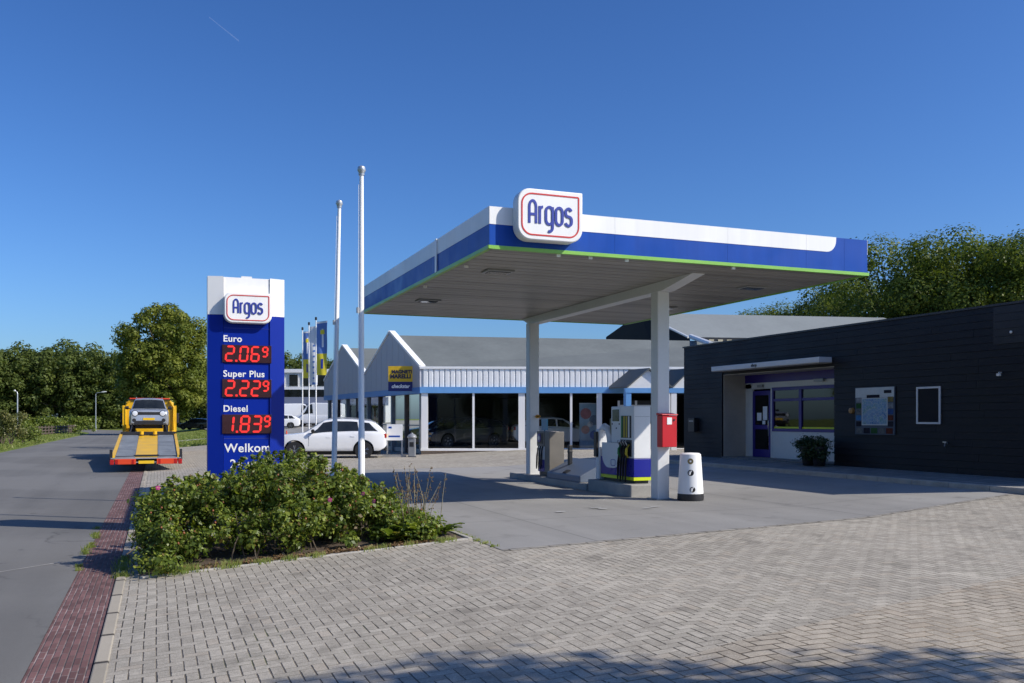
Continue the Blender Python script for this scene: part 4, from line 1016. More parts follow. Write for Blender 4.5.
SED = dict(L=4.4, W=1.8, r=.32, axles=(1.35, -1.25), low=[(-2.2, .42), (-2.0, .28), (2.0, .26), (2.2, .32)],
 deck=[(-2.2, .98), (-2.1, 1.02), (-.8, .98), (.8, .93), (1.0, .95), (1.9, .80), (2.1, .70), (2.2, .60)],
 roof=[(-2.12, 1.02), (-1.75, 1.30), (-1.3, 1.43), (-.3, 1.47), (.2, 1.42), (1.2, .93)],
 windows=[(-1.7, -1.1, -1.05, -1.4), (-1.02, -.15, -.15, -.98), (-.07, .95, .25, -.07)], screen=(1.12, .28), rear=(-1.45, -2.0),
 mirror=.7, head=('box', .60, .74), tail=(.82, .98), handles=(-.9, .1), seams=(-1.05, -.1, .9),
 grille=(.42, .52, .66), lower_grille=(.62, .28, .44), plate=.44)
VAN = dict(L=5.4, W=1.96, r=.34, axles=(1.75, -1.5), low=[(-2.7, .45), (-2.5, .32), (2.4, .32), (2.7, .36)],
 deck=[(-2.7, 1.2), (1.3, 1.2), (1.75, 1.22), (2.45, 1.02), (2.65, .88), (2.7, .75)],
 roof=[(-2.69, 1.2), (-2.66, 2.3), (-2.5, 2.4), (.4, 2.45), (.75, 2.36), (1.72, 1.24)],
 windows=[(.30, 1.35, .85, .38)], screen=(1.66, .84), wr=.86, mirror=1.25, head=('box', .80, 1.02), tail=(.95, 1.5), handles=(.35,), seams=(.2, 1.3, -.9),
 grille=(.5, .62, .85), lower_grille=(.7, .36, .55), plate=.5, taper=.1, tlen=.6)
DIRX = -TH  # camera's x direction in world
# white SUV parked across the yard, nose toward the road
X_, Y_ = (331-512)/F*39.3, 39.3; a_, b_, _ = cam2w(X_, Y_)
place(car('parked_suv', 'white SUV with dark windows parked outside the showroom', 'car', SUV, P_WHITE), (a_, b_, zg(a_)-.04), math.pi+DIRX+R(9), .98)
# silver jeep-type car carried by the truck
TB = 36.6; TXC = -.39; ZR = -.33
place(car('carried_car', 'silver boxy car with round headlights carried on the yellow recovery truck', 'car', REN, P_SILVER), (TXC, 49.3, .99), -math.pi/2, 1.0)
# ------------------------------------------------------------------ recovery truck
tk = empty('recovery_truck', (TXC, 46, ZR), 'yellow flatbed recovery truck with red marker boards at its tail', 'truck')
Tm = Matrix.Translation((TXC, 0, ZR))
def deckz(y): return interp(y, [(36.6, .56), (44.4, 1.24), (52.3, 1.32)])
W2 = 1.2
for (x0, x1) in ((-W2+.12, -.40), (.40, W2-.12)):
    y = 36.7; mb = MB(Tm)
    while y < 52:
        y2 = min(y+.30, 52); mb.hexa([(x0, y, deckz(y)-.05), (x1, y, deckz(y)-.05), (x1, y2-.02, deckz(y2)-.05), (x0, y2-.02, deckz(y2)-.05), (x0, y, deckz(y)), (x1, y, deckz(y)), (x1, y2-.02, deckz(y2)), (x0, y2-.02, deckz(y2))]); y = y2
    dt_ = mb.build('deck_track', pm('deck_sheet', (.24, .26, .285), .5, .3, var=.3, scale=1.5), tk)
    mb = MB(Tm)
    for k in range(40):
        y = 36.9+k*.19; mb.hexa([(x0+.03, y, deckz(y)-.002), (x1-.03, y, deckz(y)-.002), (x1-.03, y+.05, deckz(y+.05)-.002), (x0+.03, y+.05, deckz(y+.05)-.002), (x0+.03, y, deckz(y)+.014), (x1-.03, y, deckz(y)+.014), (x1-.03, y+.05, deckz(y+.05)+.014), (x0+.03, y+.05, deckz(y+.05)+.014)])
    mb.build('tread_bars', pm('deck_sheet', (.24, .26, .285), .5), dt_)
mb = MB(Tm)
for ya, yb in ((36.7, 44.4), (44.4, 52.2)): mb.hexa([(-.39, ya, deckz(ya)-.06), (.39, ya, deckz(ya)-.06), (.39, yb, deckz(yb)-.06), (-.39, yb, deckz(yb)-.06), (-.39, ya, deckz(ya)-.012), (.39, ya, deckz(ya)-.012), (.39, yb, deckz(yb)-.012), (-.39, yb, deckz(yb)-.012)])
mb.build('deck_centre', M['yellow'], tk)
for s in (-1, 1):
    mb = MB(Tm)
    for ya, yb in ((36.62, 44.4), (44.4, 52.2)):
        xs_ = sorted((s*(W2-.11), s*W2)); mb.hexa([(xs_[0], ya, deckz(ya)-.16), (xs_[1], ya, deckz(ya)-.16), (xs_[1], yb, deckz(yb)-.16), (xs_[0], yb, deckz(yb)-.16), (xs_[0], ya, deckz(ya)+.05), (xs_[1], ya, deckz(ya)+.05), (xs_[1], yb, deckz(yb)+.05), (xs_[0], yb, deckz(yb)+.05)])
    mb.build('side_rail', M['yellow'], tk)
mb = MB(Tm); mb.box(-1.22, 1.22, 36.52, 36.618, .50, .545); mb.box(-1.22, 1.22, 36.50, 36.60, .36, .39); mb.build('rear_beam', M['steel'], tk)
mb = MB(Tm); mb.box(-1.05, 1.05, 36.8, 37.0, .34, .60); mb.box(-.45, .45, 37, 52, .45, .62); mb.build('chassis', M['black'], tk)
for s in (-1, 1):
    mb = MB(Tm); mb.box(s*.72-.36, s*.72+.36, 36.47, 36.50, .30, .50); mb.build('marker_board', M['orange'], tk, bevel=.01)
    mb = MB(Tm); mb.box(s*1.18-.07, s*1.18+.07, 36.46, 36.55, .29, .48); mb.build('tail_lamp', M['tail'], tk, bevel=.02)
    mb = MB(Tm); mb.box(s*1.21-.05, s*1.21+.05, 36.60, 36.64, .40, .85); mb.build('lamp_bracket', M['dark'], tk)
    mb = MB(Tm); mb.tube([(s*.28, 44.3, 1.28), (s*.28, 44.3, 1.42)], .09, 10); mb.build('wheel_stop', M['yellow'], tk, smooth=50)
    mb = MB(Tm); mb.box(s*1.1-.13, s*1.1+.13, 45.6, 48.2, .42, .9); mb.build('side_guard', M['dark'], tk)
    mb = MB(Tm); mb.box(s*1.0-.2, s*1.0+.2, 42.42, 42.44, .12, .62); mb.build('mudflap', M['black'], tk)
    mb = MB(Tm); mb.box(s*.46-.035, s*.46+.035, 36.46, 36.469, .32, .48); mb.box(s*1.02-.05, s*1.02+.05, 36.46, 36.469, .32, .48); mb.build('reflector', M['tail'], tk)
    mb = MB(Tm); mb.tube([(s*.72, 47.45, 1.78), (s*.80, 46.9, 1.42), (s*.86, 46.6, 1.30)], .03, 5); mb.build('strap', M['dark'], tk)
mb = MB(Tm); mb.box(-.27, .27, 36.485, 36.515, .32, .43); mb.build('number_plate', M['plate'], tk)
for (yy) in (43.0, 44.1, 51.9):
    for s in (-1, 1):
        mb = MB(Tm); mb.lathe([(.2, -.15), (.42, -.15), (.46, -.1), (.46, .1), (.42, .15), (.2, .15)], (s*1.0, yy, .46), 24, 'x'); wh = mb.build('wheel', M['black'], tk, smooth=40)
        mb = MB(Tm); mb.lathe([(.001, s*.12), (.24, s*.12), (.24, s*.155), (.001, s*.155)], (s*1.0, yy, .46), 18, 'x'); mb.build('rim', M['steel'], wh)
mb = MB(Tm); mb.box(-1.16, 1.16, 44.5, 44.7, 1.16, 1.40); mb.build('dark_band_bar', M['dark'], tk)  # added dark bar standing for the black band under the carried car
mb = MB(Tm); mb.box(-1.27, 1.27, 52.40, 52.50, 1.0, 2.55); mb.hexa([(-1.27, 52.4, 2.552), (1.27, 52.4, 2.552), (1.27, 52.5, 2.552), (-1.27, 52.5, 2.552), (-1.02, 52.4, 2.98), (1.02, 52.4, 2.98), (1.02, 52.5, 2.98), (-1.02, 52.5, 2.98)]); mb.build('headboard', M['yellow'], tk)
for s in (-1, 1):
    mb = MB(Tm); mb.tube([(s*1.20, 52.3, 1.2), (s*1.20, 52.3, 2.6), (s*1.0, 52.3, 2.95)], .06, 6); mb.box(s*1.28-.06, s*1.28+.06, 52.28, 52.38, 1.3, 2.7); mb.build('headboard_post', M['yellow'], tk)
mb = MB(Tm); mb.box(-1.1, 1.1, 52.3, 52.42, 2.99, 3.03); bb = mb.build('light_bar', M['dark'], tk)
mb = MB(Tm)
mb.box(-1.0, 1.0, 52.28, 52.44, 3.031, 3.10)
mb.build('beacon_strip', M['orange'], bb, bevel=.02)
mb = MB(Tm @ Matrix(((0, 1, 0, 0), (1, 0, 0, 0), (0, 0, 1, 0), (0, 0, 0, 1))))
mb.prism([(52.6, .55), (54.5, .55), (54.6, 1.0), (54.5, 1.6), (54.1, 2.75), (53.8, 2.9), (52.6, 2.9)], -1.2, 1.2); cb = mb.build('cab', M['yellow'], tk, bevel=.06)
for s in (-1, 1):
    mb = MB(Tm); q = s*1.206; mb.hexa([(q-.006, 52.95, 1.75), (q+.006, 52.95, 1.75), (q+.006, 54.3, 1.75), (q-.006, 54.3, 1.75), (q-.006, 52.95, 2.55), (q+.006, 52.95, 2.55), (q+.006, 54.05, 2.55), (q-.006, 54.05, 2.55)]); mb.build('side_window', M['carglass'], cb)
    mb = MB(Tm); mb.box(s*1.42-.09, s*1.42+.09, 54.1, 54.2, 1.75, 2.3); mb.box(min(s*1.2, s*1.36), max(s*1.2, s*1.36), 54.12, 54.16, 2.1, 2.15); mb.build('mirror', M['dark'], cb, bevel=.02)
mb = MB(Tm); mb.hexa([(-1.08, 54.52, 1.65), (1.08, 54.52, 1.65), (1.08, 54.55, 1.65), (-1.08, 54.55, 1.65), (-1.05, 54.14, 2.68), (1.05, 54.14, 2.68), (1.05, 54.17, 2.68), (-1.05, 54.17, 2.68)]); mb.build('windscreen', M['carglass'], cb)
mb = MB(Tm); mb.box(-1.16, 1.16, 36.9, 52.2, 1.0, 1.02) if False else None
# ------------------------------------------------------------------ showroom
FA = (-4.17, 41.7); FB = (9.6, 42.1); GA = (-11.85, 57.6)
f0 = Vector(cam2w(*FA)); ff = Vector(cam2w(*FB))-f0; LFR = ff.length; angf = math.atan2(ff.y, ff.x)
gg = Vector(cam2w(*GA))-f0; LGA = gg.length; angg = math.atan2(gg.y, gg.x)
f0z = 0.0
sh = empty('showroom_building', (f0.x, f0.y, f0z), 'long white car showroom with blue fascia, glass front and two pointed gables', 'showroom')
Fm = Matrix.Translation((f0.x, f0.y, 0)) @ Matrix.Rotation(angf, 4, 'Z')      # x along front, -y outward
Gm = Matrix.Translation((f0.x, f0.y, 0)) @ Matrix.Rotation(angg, 4, 'Z')      # x along the gable wall, +y outward (toward the road)
ZE, ZWB, ZBB = 4.03, 3.12, 2.84; SIL = .30; LF = LFR+6
# front: parapet of ribbed white sheet
mb = MB(Fm); mb.box(0, LF, .02, .3, ZWB, ZE-.08); mb.build('parapet', M['cladsh'], sh)
mb = MB(Fm); x = .12
while x < LF:
    mb.hexa([(x, -.02, ZWB+.003), (x+.16, -.02, ZWB+.003), (x+.185, .019, ZWB+.003), (x-.025, .019, ZWB+.003), (x, -.02, ZE-.082), (x+.16, -.02, ZE-.082), (x+.185, .019, ZE-.082), (x-.025, .019, ZE-.082)]); x += .25
mb.build('ribbed_cladding', M['clad'], sh)
mb = MB(Fm); mb.box(-.06, LF, -.06, .34, ZE-.078, ZE+.03); mb.build('eaves_trim', M['white'], sh)
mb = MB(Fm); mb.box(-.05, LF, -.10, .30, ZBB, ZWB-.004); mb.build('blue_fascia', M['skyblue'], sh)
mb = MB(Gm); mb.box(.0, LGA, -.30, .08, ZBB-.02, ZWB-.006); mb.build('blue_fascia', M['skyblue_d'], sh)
# gable wall with two gables
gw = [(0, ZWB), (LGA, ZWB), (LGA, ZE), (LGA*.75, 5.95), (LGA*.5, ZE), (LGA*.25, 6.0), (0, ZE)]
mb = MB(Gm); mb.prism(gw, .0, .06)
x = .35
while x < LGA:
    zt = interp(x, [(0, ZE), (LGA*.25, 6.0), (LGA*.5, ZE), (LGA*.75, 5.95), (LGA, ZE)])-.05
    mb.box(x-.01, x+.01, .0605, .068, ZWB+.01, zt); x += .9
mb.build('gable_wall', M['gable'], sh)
mb = MB(Gm)
for (xa, za, xb, zb) in ((0, ZE, LGA*.25, 6.0), (LGA*.25, 6.0, LGA*.5, ZE), (LGA*.5, ZE, LGA*.75, 5.95), (LGA*.75, 5.95, LGA, ZE)):
    d = Vector((xb-xa, zb-za)).normalized(); n_ = Vector((-d.y, d.x))
    a0 = Vector((xa, za)); b0 = Vector((xb, zb)); a1 = a0+n_*.10; b1 = b0+n_*.10
    mb.prism([tuple(a0), tuple(b0), tuple(b1), tuple(a1)], -.2, .10)
mb.build('verge_trim', M['white'], sh)
# roof planes: each gable carries a ridge running behind the front
def roofpl(t0, tr, t1, zr):
    mb = MB(); off = 12
    def g(t): v = Gm @ Vector((t*LGA, -.05, 0)); return v
    e = Fm @ Vector((LF, 0, 0)); base = Fm @ Vector((0, 0, 0)); dv = (e-base)
    dr = Vector(cam2w(16.6, 3.4))*1.13
    def P(t, z, s, drift): v = g(t)+ (dv if drift < 0 else dr)*s; return (v.x, v.y, z)
    mb.add([P(t0, ZE, 0, -1), P(t0, ZE, 1, -1), P(tr, zr, 1, 1), P(tr, zr, 0, 1)], [(0, 1, 2, 3)])
    mb.add([P(tr, zr, 0, 1), P(tr, zr, 1, 1), P(t1, ZE, 1.0, 1), P(t1, ZE, 0, 1)], [(0, 1, 2, 3)])
    return mb.build('roof', M['slate'], sh)
roofpl(0, .25, .5, 5.86); roofpl(.5, .75, 1.0, 5.84)
# interior
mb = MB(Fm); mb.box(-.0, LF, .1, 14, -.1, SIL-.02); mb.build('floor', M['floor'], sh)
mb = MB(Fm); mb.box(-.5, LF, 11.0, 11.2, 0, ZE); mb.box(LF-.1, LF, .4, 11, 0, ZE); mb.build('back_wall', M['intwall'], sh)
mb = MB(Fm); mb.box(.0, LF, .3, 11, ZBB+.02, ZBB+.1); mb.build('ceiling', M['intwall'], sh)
# plinth, sill, frames
mb = MB(Fm); mb.box(0, 8.1, .0, .2, -.2, SIL-.11); mb.box(10.7, LF, 0, .2, -.2, SIL-.11); mb.build('brick_base', M['plinth'], sh)
mb = MB(Fm); mb.box(-.02, 8.1, -.06, .2, SIL-.108, SIL); mb.box(10.7, LF, -.06, .2, SIL-.108, SIL); mb.build('sill', M['white'], sh)
for x, w_ in ((.16, .30), (2.4, .10), (4.62, .30), (6.9, .10), (8.2, .24), (10.9, .2), (12.6, .1), (14.6, .3)):
    mb = MB(Fm); mb.box(x-w_/2, x+w_/2, -.04, .14, SIL+.002, ZBB-.003); mb.build('mullion', M['white'], sh)
for x0, x1 in ((.32, 2.34), (2.46, 4.46), (4.78, 6.84), (6.96, 8.07), (11.01, 12.54), (12.66, 14.4)):
    mb = MB(Fm); mb.quad((x0, .05, SIL+.002), (x1, .05, SIL+.002), (x1, .05, ZBB-.003), (x0, .05, ZBB-.003)); mb.build('glass_pane', M['gl_show'], sh)
# glazed gable side: dark posts, glass, low rail
mb = MB(Gm); mb.box(.3, LGA, -.28, -.2, SIL-.25, SIL-.05); mb.build('side_sill', M['grey'], sh)
for k in range(9):
    x = .45+k*2.1
    mb = MB(Gm); mb.box(x-.09, x+.09, -.30, -.1, -.1, ZBB-.024); mb.build('side_post', M['wood'] if k % 2 else M['grey'], sh)
    if k < 8:
        mb = MB(Gm); mb.quad((x+.1, -.24, SIL-.05), (x+2.0, -.24, SIL-.05), (x+2.0, -.24, ZBB-.024), (x+.1, -.24, ZBB-.024)); pn = mb.build('glass_pane', M['gl_show'], sh)
        mb = MB(Gm); mb.box(x+.1, x+2.0, -.26, -.22, 1.32, 1.38); mb.build('transom', M['grey'], pn)
# entrance porches: little gables over the doors
def porch(xc, hw, name='porch'):
    fx = Fm.to_3x3() @ Vector((1, 0, 0)); gx = Gm.to_3x3() @ Vector((1, 0, 0)); o_ = Fm.translation
    Pq = Matrix(((fx.x, gx.x, 0, o_.x), (fx.y, gx.y, 0, o_.y), (0, 0, 1, 0), (0, 0, 0, 1)))
    mb = MB(Pq); yf = -1.5
    za, zr = ZWB-.02, ZE-.10
    mb.add([(xc-hw-.1, yf-.12, za), (xc, yf-.12, zr), (xc, .3, zr), (xc-hw-.1, .3, za), (xc-hw-.1, yf-.12, za-.06), (xc, yf-.12, zr-.07), (xc, .3, zr-.07), (xc-hw-.1, .3, za-.06)], [(0, 1, 2, 3), (4, 7, 6, 5), (0, 4, 5, 1), (1, 5, 6, 2), (2, 6, 7, 3), (3, 7, 4, 0)])
    mb.add([(xc+hw+.1, yf-.12, za), (xc, yf-.12, zr), (xc, .3, zr), (xc+hw+.1, .3, za), (xc+hw+.1, yf-.12, za-.06), (xc, yf-.12, zr-.07), (xc, .3, zr-.07), (xc+hw+.1, .3, za-.06)], [(0, 3, 2, 1), (4, 5, 6, 7), (0, 1, 5, 4), (1, 2, 6, 5), (2, 3, 7, 6), (3, 0, 4, 7)])
    p_ = mb.build('porch_roof', M['slate'], sh)
    mb = MB(Pq); mb.prism([(xc-hw, za-.065), (xc+hw, za-.065), (xc, zr-.075)], yf, yf+.08); mb.build('porch_gable', M['clad'], p_)
    mb = MB(Pq); mb.box(xc-hw-.1, xc+hw+.1, yf-.02, yf+.12, ZBB-.02, za-.068); mb.build('porch_fascia', M['skyblue'], p_)
    for x in (xc-hw+.05, xc+hw-.05):
        mb = MB(Pq); mb.box(x-.12, x+.12, yf, yf+.2, .1, ZBB-.022); mb.build('porch_column', M['skyblue'] if x < xc and xc < 10 else M['white'], p_)
porch(9.6, .92); porch(11.5, .78)
mb = MB(Fm); mb.box(9.05, 10.75, .0, .08, .15, 2.5); mb.build('entrance_door', M['intwall'], sh)
mb = MB(Fm)
for x in (9.1, 9.9, 10.7): mb.box(x-.05, x+.05, -.03, -.003, .15, 2.5)
mb.box(9.16, 9.84, -.03, -.003, 2.2, 2.3); mb.box(9.96, 10.64, -.03, -.003, 2.2, 2.3); mb.build('door_frame', M['offwhite'], sh)
# display cars seen through the glass
def inshow(px, Y, off=0): a, b, _ = at(px, Y); return (a, b, SIL-.015)
place(car('display_car', 'black car displayed behind the first showroom windows', 'car', SED, P_BLACK), inshow(463, 44.4), DIRX+R(-146))
place(car('display_car', 'white hatchback on display deeper inside the showroom', 'car', SED, P_WHITE), inshow(556, 45.2), DIRX+R(8))
place(car('display_car', 'grey car displayed behind the showroom gable-side glass', 'car', SED, P_GREY), (lambda v: (v.x, v.y, SIL-.015))(Gm @ Vector((6, -3.5, 0))), DIRX+R(200))
# roll-up poster stand inside the glass
x_, y_, _ = at(590, 42.6); o = empty('poster_stand', (x_, y_, 0), 'colourful poster panel standing inside the showroom glass beyond the pump', 'poster stand')
Pm = Matrix.Translation((x_, y_, .3)) @ Matrix.Rotation(DIRX+R(4), 4, 'Z')
mb = MB(Pm); mb.box(-.5, .5, -.02, .02, .1, 2.05); mb.build('panel', pm('poster_pale_blue', (.20, .30, .38), .4, var=.3, scale=2), o)
mb = MB(Pm); mb.box(-.51, .51, -.03, .03, 2.051, 2.1); mb.build('top_rail', M['steel'], o)
mb = MB(Pm); mb.box(-.51, .51, -.1, .1, .0, .098); mb.build('foot', M['steel'], o)
rr = random.Random(5)
for cx_, cz_, r_, c in ((-.2, 1.6, .26, (.30, .12, .12)), (.2, 1.3, .24, (.10, .14, .2)), (-.22, .85, .2, (.35, .18, .16)), (.2, .6, .22, (.08, .12, .3)), (.0, 1.1, .14, (.4, .4, .4))):
    mb = MB(Pm); mb.lathe([(.001, -.0215), (r_, -.0215), (r_, -.024), (.001, -.024)], (cx_, 0, cz_), 14, 'y'); mb.build('picture', pm('poster_tone_%d' % int(c[0]*1000+c[2]*100), c, .4, var=.3, scale=6), o)
# hanging sign on the gable wall corner
sx_, sy_, _ = at(400.5, 42.6); o = empty('workshop_sign', (sx_, sy_, 2.95), 'square yellow and blue brand sign on the showroom corner', 'sign')
Sm = Matrix.Translation((sx_, sy_, 2.96)) @ Matrix.Rotation(DIRX+R(-3), 4, 'Z')
mb = MB(Sm); mb.box(-.58, .58, 0, .16, .44, 1.17); mb.build('yellow_panel', M['yellowsign'] if 'yellowsign' in M else pm('sign_yellow', (.80, .50, .02), .4, var=.05), o)
mb = MB(Sm); mb.box(-.58, .58, 0, .16, .0, .437); mb.build('blue_panel', pm('sign_navy', (.012, .015, .14), .4), o)
mb = MB(Sm); mb.tube([(.58, .08, .95), (.95, .08, .95)], .025, 6); mb.tube([(.58, .08, .2), (.95, .08, .2)], .025, 6); mb.build('bracket', M['dark'], o)
mb = MB(Sm); add_text(mb, 'MAGNETI', .06, -.012, .83, .22, bold=.012, align='CENTER'); mb.build('lettering', pm('sign_ink', (.02, .02, .06), .5), o)
mb = MB(Sm); add_text(mb, 'MARELLI', 0, -.012, .60, .26, bold=.014, align='CENTER'); mb.build('lettering', pm('sign_ink', (.02, .02, .06), .5), o)
mb = MB(Sm); add_text(mb, 'checkstar', 0, -.012, .15, .23, bold=.01, align='CENTER', shear=.2, sx=.95); mb.build('lettering', M['white'], o)
# small board on two posts, and a grey pillar bin
bx2, by2, _ = at(394.5, 39.6); Bm = Matrix.Translation((bx2, by2, 0)) @ Matrix.Rotation(DIRX, 4, 'Z')
o = empty('notice_board', (bx2, by2, 0), 'white notice board with blue line standing on two grey posts', 'notice board')
mb = MB(Bm); mb.box(-.34, .34, 0, .04, .72, 1.42); mb.build('panel', M['white'], o)
for s in (-1, 1): mb = MB(Bm); mb.box(s*.32-.03, s*.32+.03, .041, .09, -.02, 1.42); mb.build('post', M['steel'], o)
mb = MB(Bm); mb.box(-.26, .24, -.006, -.001, .86, .93); mb.box(-.26, -.12, -.006, -.001, 1.24, 1.32); mb.build('print', M['blue'], o)
mb = MB(Bm); mb.box(-.5, .5, -.15, .25, -.02, .07); mb.build('base', M['concrete'], o)
x_, y_, _ = at(412, 39.5); Bm = Matrix.Translation((x_, y_, 0)) @ Matrix.Rotation(DIRX, 4, 'Z')
o = empty('pillar_bin', (x_, y_, 0), 'grey post-shaped bin with domed top beside the notice board', 'bin')
mb = MB(Bm); mb.box(-.15, .15, -.15, .15, 0, .82); mb.build('shell', M['grey'], o, bevel=.02)
mb = MB(Bm); mb.lathe([(.20, .822), (.21, .87), (.16, .96), (.05, 1.02), (.045, 1.05), (.005, 1.06)], (0, 0, 0), 20); mb.build('hood', M['grey'], o, smooth=40)
mb = MB(Bm); mb.box(-.09, .09, -.157, -.151, .45, .65); mb.build('slot', M['dark'], o)
mb = MB(Bm); mb.box(-.17, .17, -.17, .17, -.02, .03); mb.build('foot', M['dark'], o)
# ------------------------------------------------------------------ shop
WA, WB0, WB1, ZTOP = 17.1, 11.8, 27.35, 4.12; OP0, OP1, OPZ = 19.81, 25.07, 3.07; FL = .40
sp = empty('shop_building', (WA, 20, .3), 'low dark timber-clad shop with recessed purple door and window', 'shop')
BK = WA+.9
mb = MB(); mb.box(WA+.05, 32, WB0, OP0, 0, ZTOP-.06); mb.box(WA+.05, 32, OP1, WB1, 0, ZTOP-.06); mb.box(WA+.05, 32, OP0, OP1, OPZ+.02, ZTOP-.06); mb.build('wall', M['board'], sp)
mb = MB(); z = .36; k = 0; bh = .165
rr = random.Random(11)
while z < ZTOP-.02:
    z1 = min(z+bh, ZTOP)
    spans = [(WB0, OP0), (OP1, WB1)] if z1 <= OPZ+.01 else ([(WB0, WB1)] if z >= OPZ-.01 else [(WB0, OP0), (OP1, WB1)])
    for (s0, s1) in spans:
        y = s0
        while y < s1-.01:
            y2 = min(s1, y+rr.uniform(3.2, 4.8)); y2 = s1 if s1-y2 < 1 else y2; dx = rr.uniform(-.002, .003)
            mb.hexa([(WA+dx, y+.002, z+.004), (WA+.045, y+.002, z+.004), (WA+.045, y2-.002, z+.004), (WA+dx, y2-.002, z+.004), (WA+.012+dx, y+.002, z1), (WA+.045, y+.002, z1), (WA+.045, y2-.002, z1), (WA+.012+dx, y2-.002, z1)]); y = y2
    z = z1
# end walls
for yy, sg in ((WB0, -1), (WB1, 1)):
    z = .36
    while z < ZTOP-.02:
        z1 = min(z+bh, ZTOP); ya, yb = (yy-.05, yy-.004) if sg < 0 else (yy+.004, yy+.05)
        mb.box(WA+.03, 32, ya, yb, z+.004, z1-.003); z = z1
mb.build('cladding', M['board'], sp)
mb = MB(); mb.box(WA-.02, 32.03, WB0-.07, WB1+.07, ZTOP+.001, ZTOP+.05); mb.build('roof', M['dark'], sp)
# recess
MB().box(WA+.06, BK, OP1-.03, OP1-.001, 0, OPZ).build('reveal', M['beige'], sp); MB().box(WA+.06, BK, OP0+.001, OP0+.03, 0, OPZ).build('reveal', M['beige'], sp); 
pass
mb = MB(); mb.box(WA+.05, BK+.02, OP0, OP1, OPZ-.0, OPZ+.018); mb.build('recess_ceiling', M['beige'], sp)
mb = MB(); mb.box(WA-.01, BK, OP0, OP1, .2, FL+.03); mb.build('threshold', M['walk'], sp)
D0, D1, DZ = 23.72, 24.66, 2.55
mb = MB(); mb.box(BK, BK+.1, D1+.07, OP1-.031, FL, 2.78); mb.box(BK, BK+.1, OP0+.031, D0-.07, FL+.03, 1.26); mb.box(BK, BK+.1, OP0+.031, OP1-.031, 2.64, OPZ-.26); mb.box(BK, BK+.1, D0-.07, D1+.07, DZ+.06, 2.638); mb.build('shopfront_panel', M['shopwhite'], sp)
mb = MB(); mb.box(BK-.02, BK+.1, OP0+.031, OP1-.031, OPZ-.258, OPZ-.002); mb.build('purple_band', M['purple'], sp)
mb = MB(); mb.box(BK-.01, BK+.06, D0-.066, D0, FL+.03, DZ+.055); mb.box(BK-.01, BK+.06, D1, D1+.066, FL+.03, DZ+.055); mb.build('door_frame', M['shopwhite'], sp)
mb = MB(); mb.box(BK+.0, BK+.05, D0+.003, D0+.11, FL+.035, DZ); mb.box(BK+.0, BK+.05, D1-.11, D1-.003, FL+.035, DZ); mb.box(BK, BK+.05, D0+.112, D1-.112, FL+.035, FL+.28); mb.box(BK, BK+.05, D0+.112, D1-.112, DZ-.14, DZ); mb.box(BK, BK+.05, D0+.112, D1-.112, 1.32, 1.46)
dr_ = mb.build('door', M['purple'], sp, bevel=.006)
mb = MB(); [mb.quad((BK+.02, D0+.113, a_), (BK+.02, D1-.113, a_), (BK+.02, D1-.113, b_), (BK+.02, D0+.113, b_)) for a_, b_ in ((FL+.281, 1.319), (1.461, DZ-.141))]; mb.build('pane', M['gl_shop'], dr_)
mb = MB(); mb.tube([(BK-.01, D0+.06, 1.1), (BK-.05, D0+.06, 1.12), (BK-.05, D0+.06, 1.6), (BK-.01, D0+.06, 1.62)], .014, 6); mb.build('handle', M['chrome'], dr_, smooth=60)
mb = MB(); mb.box(BK+.012, BK+.018, D0+.2, D0+.42, 1.62, 2.05); mb.box(BK+.012, BK+.018, D0+.5, D0+.72, 1.60, 1.85); mb.box(BK+.012, BK+.018, D0+.3, D0+.45, 1.48, 1.6); mb.build('notice', M['white'], dr_)
W0, W1, WZ0, WZ1 = OP0+.04, D0-.07, 1.26, 2.638
wf = MB()
def bar(y0, y1, z0, z1, t=.0): wf.box(BK-.02+t, BK+.06, y0, y1, z0, z1)
bar(W0, W1, WZ0+.002, WZ0+.09); bar(W0, W1, WZ1-.10, WZ1-.002); bar(W1-.08, W1-.001, WZ0+.091, WZ1-.101); bar(22.24, 22.36, WZ0+.091, WZ1-.101); bar(20.62, 20.72, WZ0+.091, WZ1-.101); bar(W0+.001, W0+.05, WZ0+.091, WZ1-.101)
for a, b in ((W0+.051, 20.619), (20.721, 22.239), (22.361, W1-.081)): bar(a, b, 2.20, 2.28, .005)
wd = wf.build('window', M['purple'], sp, bevel=.005)
mb = MB()
for a, b in ((W0+.051, 20.619), (20.721, 22.239), (22.361, W1-.081)): [mb.quad((BK+.02, a, a_), (BK+.02, b, a_), (BK+.02, b, b_), (BK+.02, a, b_)) for a_, b_ in ((WZ0+.092, 2.199), (2.281, WZ1-.102))]
mb.build('pane', M['gl_shop'], wd)
mb = MB()
for a, b in ((W0+.051, 20.619), (20.721, 22.239), (22.361, W1-.081)): mb.box(BK+.012, BK+.018, a, b, WZ0+.10, WZ0+.15)
mb.build('lime_strip', M['lime'], wd)
mb = MB(); mb.box(BK+.3, BK+3.2, OP0-.5, OP1+.3, FL-.05, FL+.02); mb.build('interior_floor', M['floor'], sp)
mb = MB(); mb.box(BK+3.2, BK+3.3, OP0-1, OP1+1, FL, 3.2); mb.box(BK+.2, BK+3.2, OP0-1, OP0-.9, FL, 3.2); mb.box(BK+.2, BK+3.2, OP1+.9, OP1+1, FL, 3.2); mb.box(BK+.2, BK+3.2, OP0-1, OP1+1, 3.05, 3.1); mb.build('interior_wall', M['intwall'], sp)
mb = MB(); mb.box(WA-.44, WA-.0, 19.88, 25.02, 3.19, 3.335); aw = mb.build('awning', M['awn'], sp, bevel=.012)
mb = MB(); mb.box(WA-.43, WA, 19.9, 25.0, 3.172, 3.189); mb.build('awning_soffit', M['beige'], aw)
mb = MB(); add_text(mb, 'shop', 0, 0, 0, .12, bold=.006)
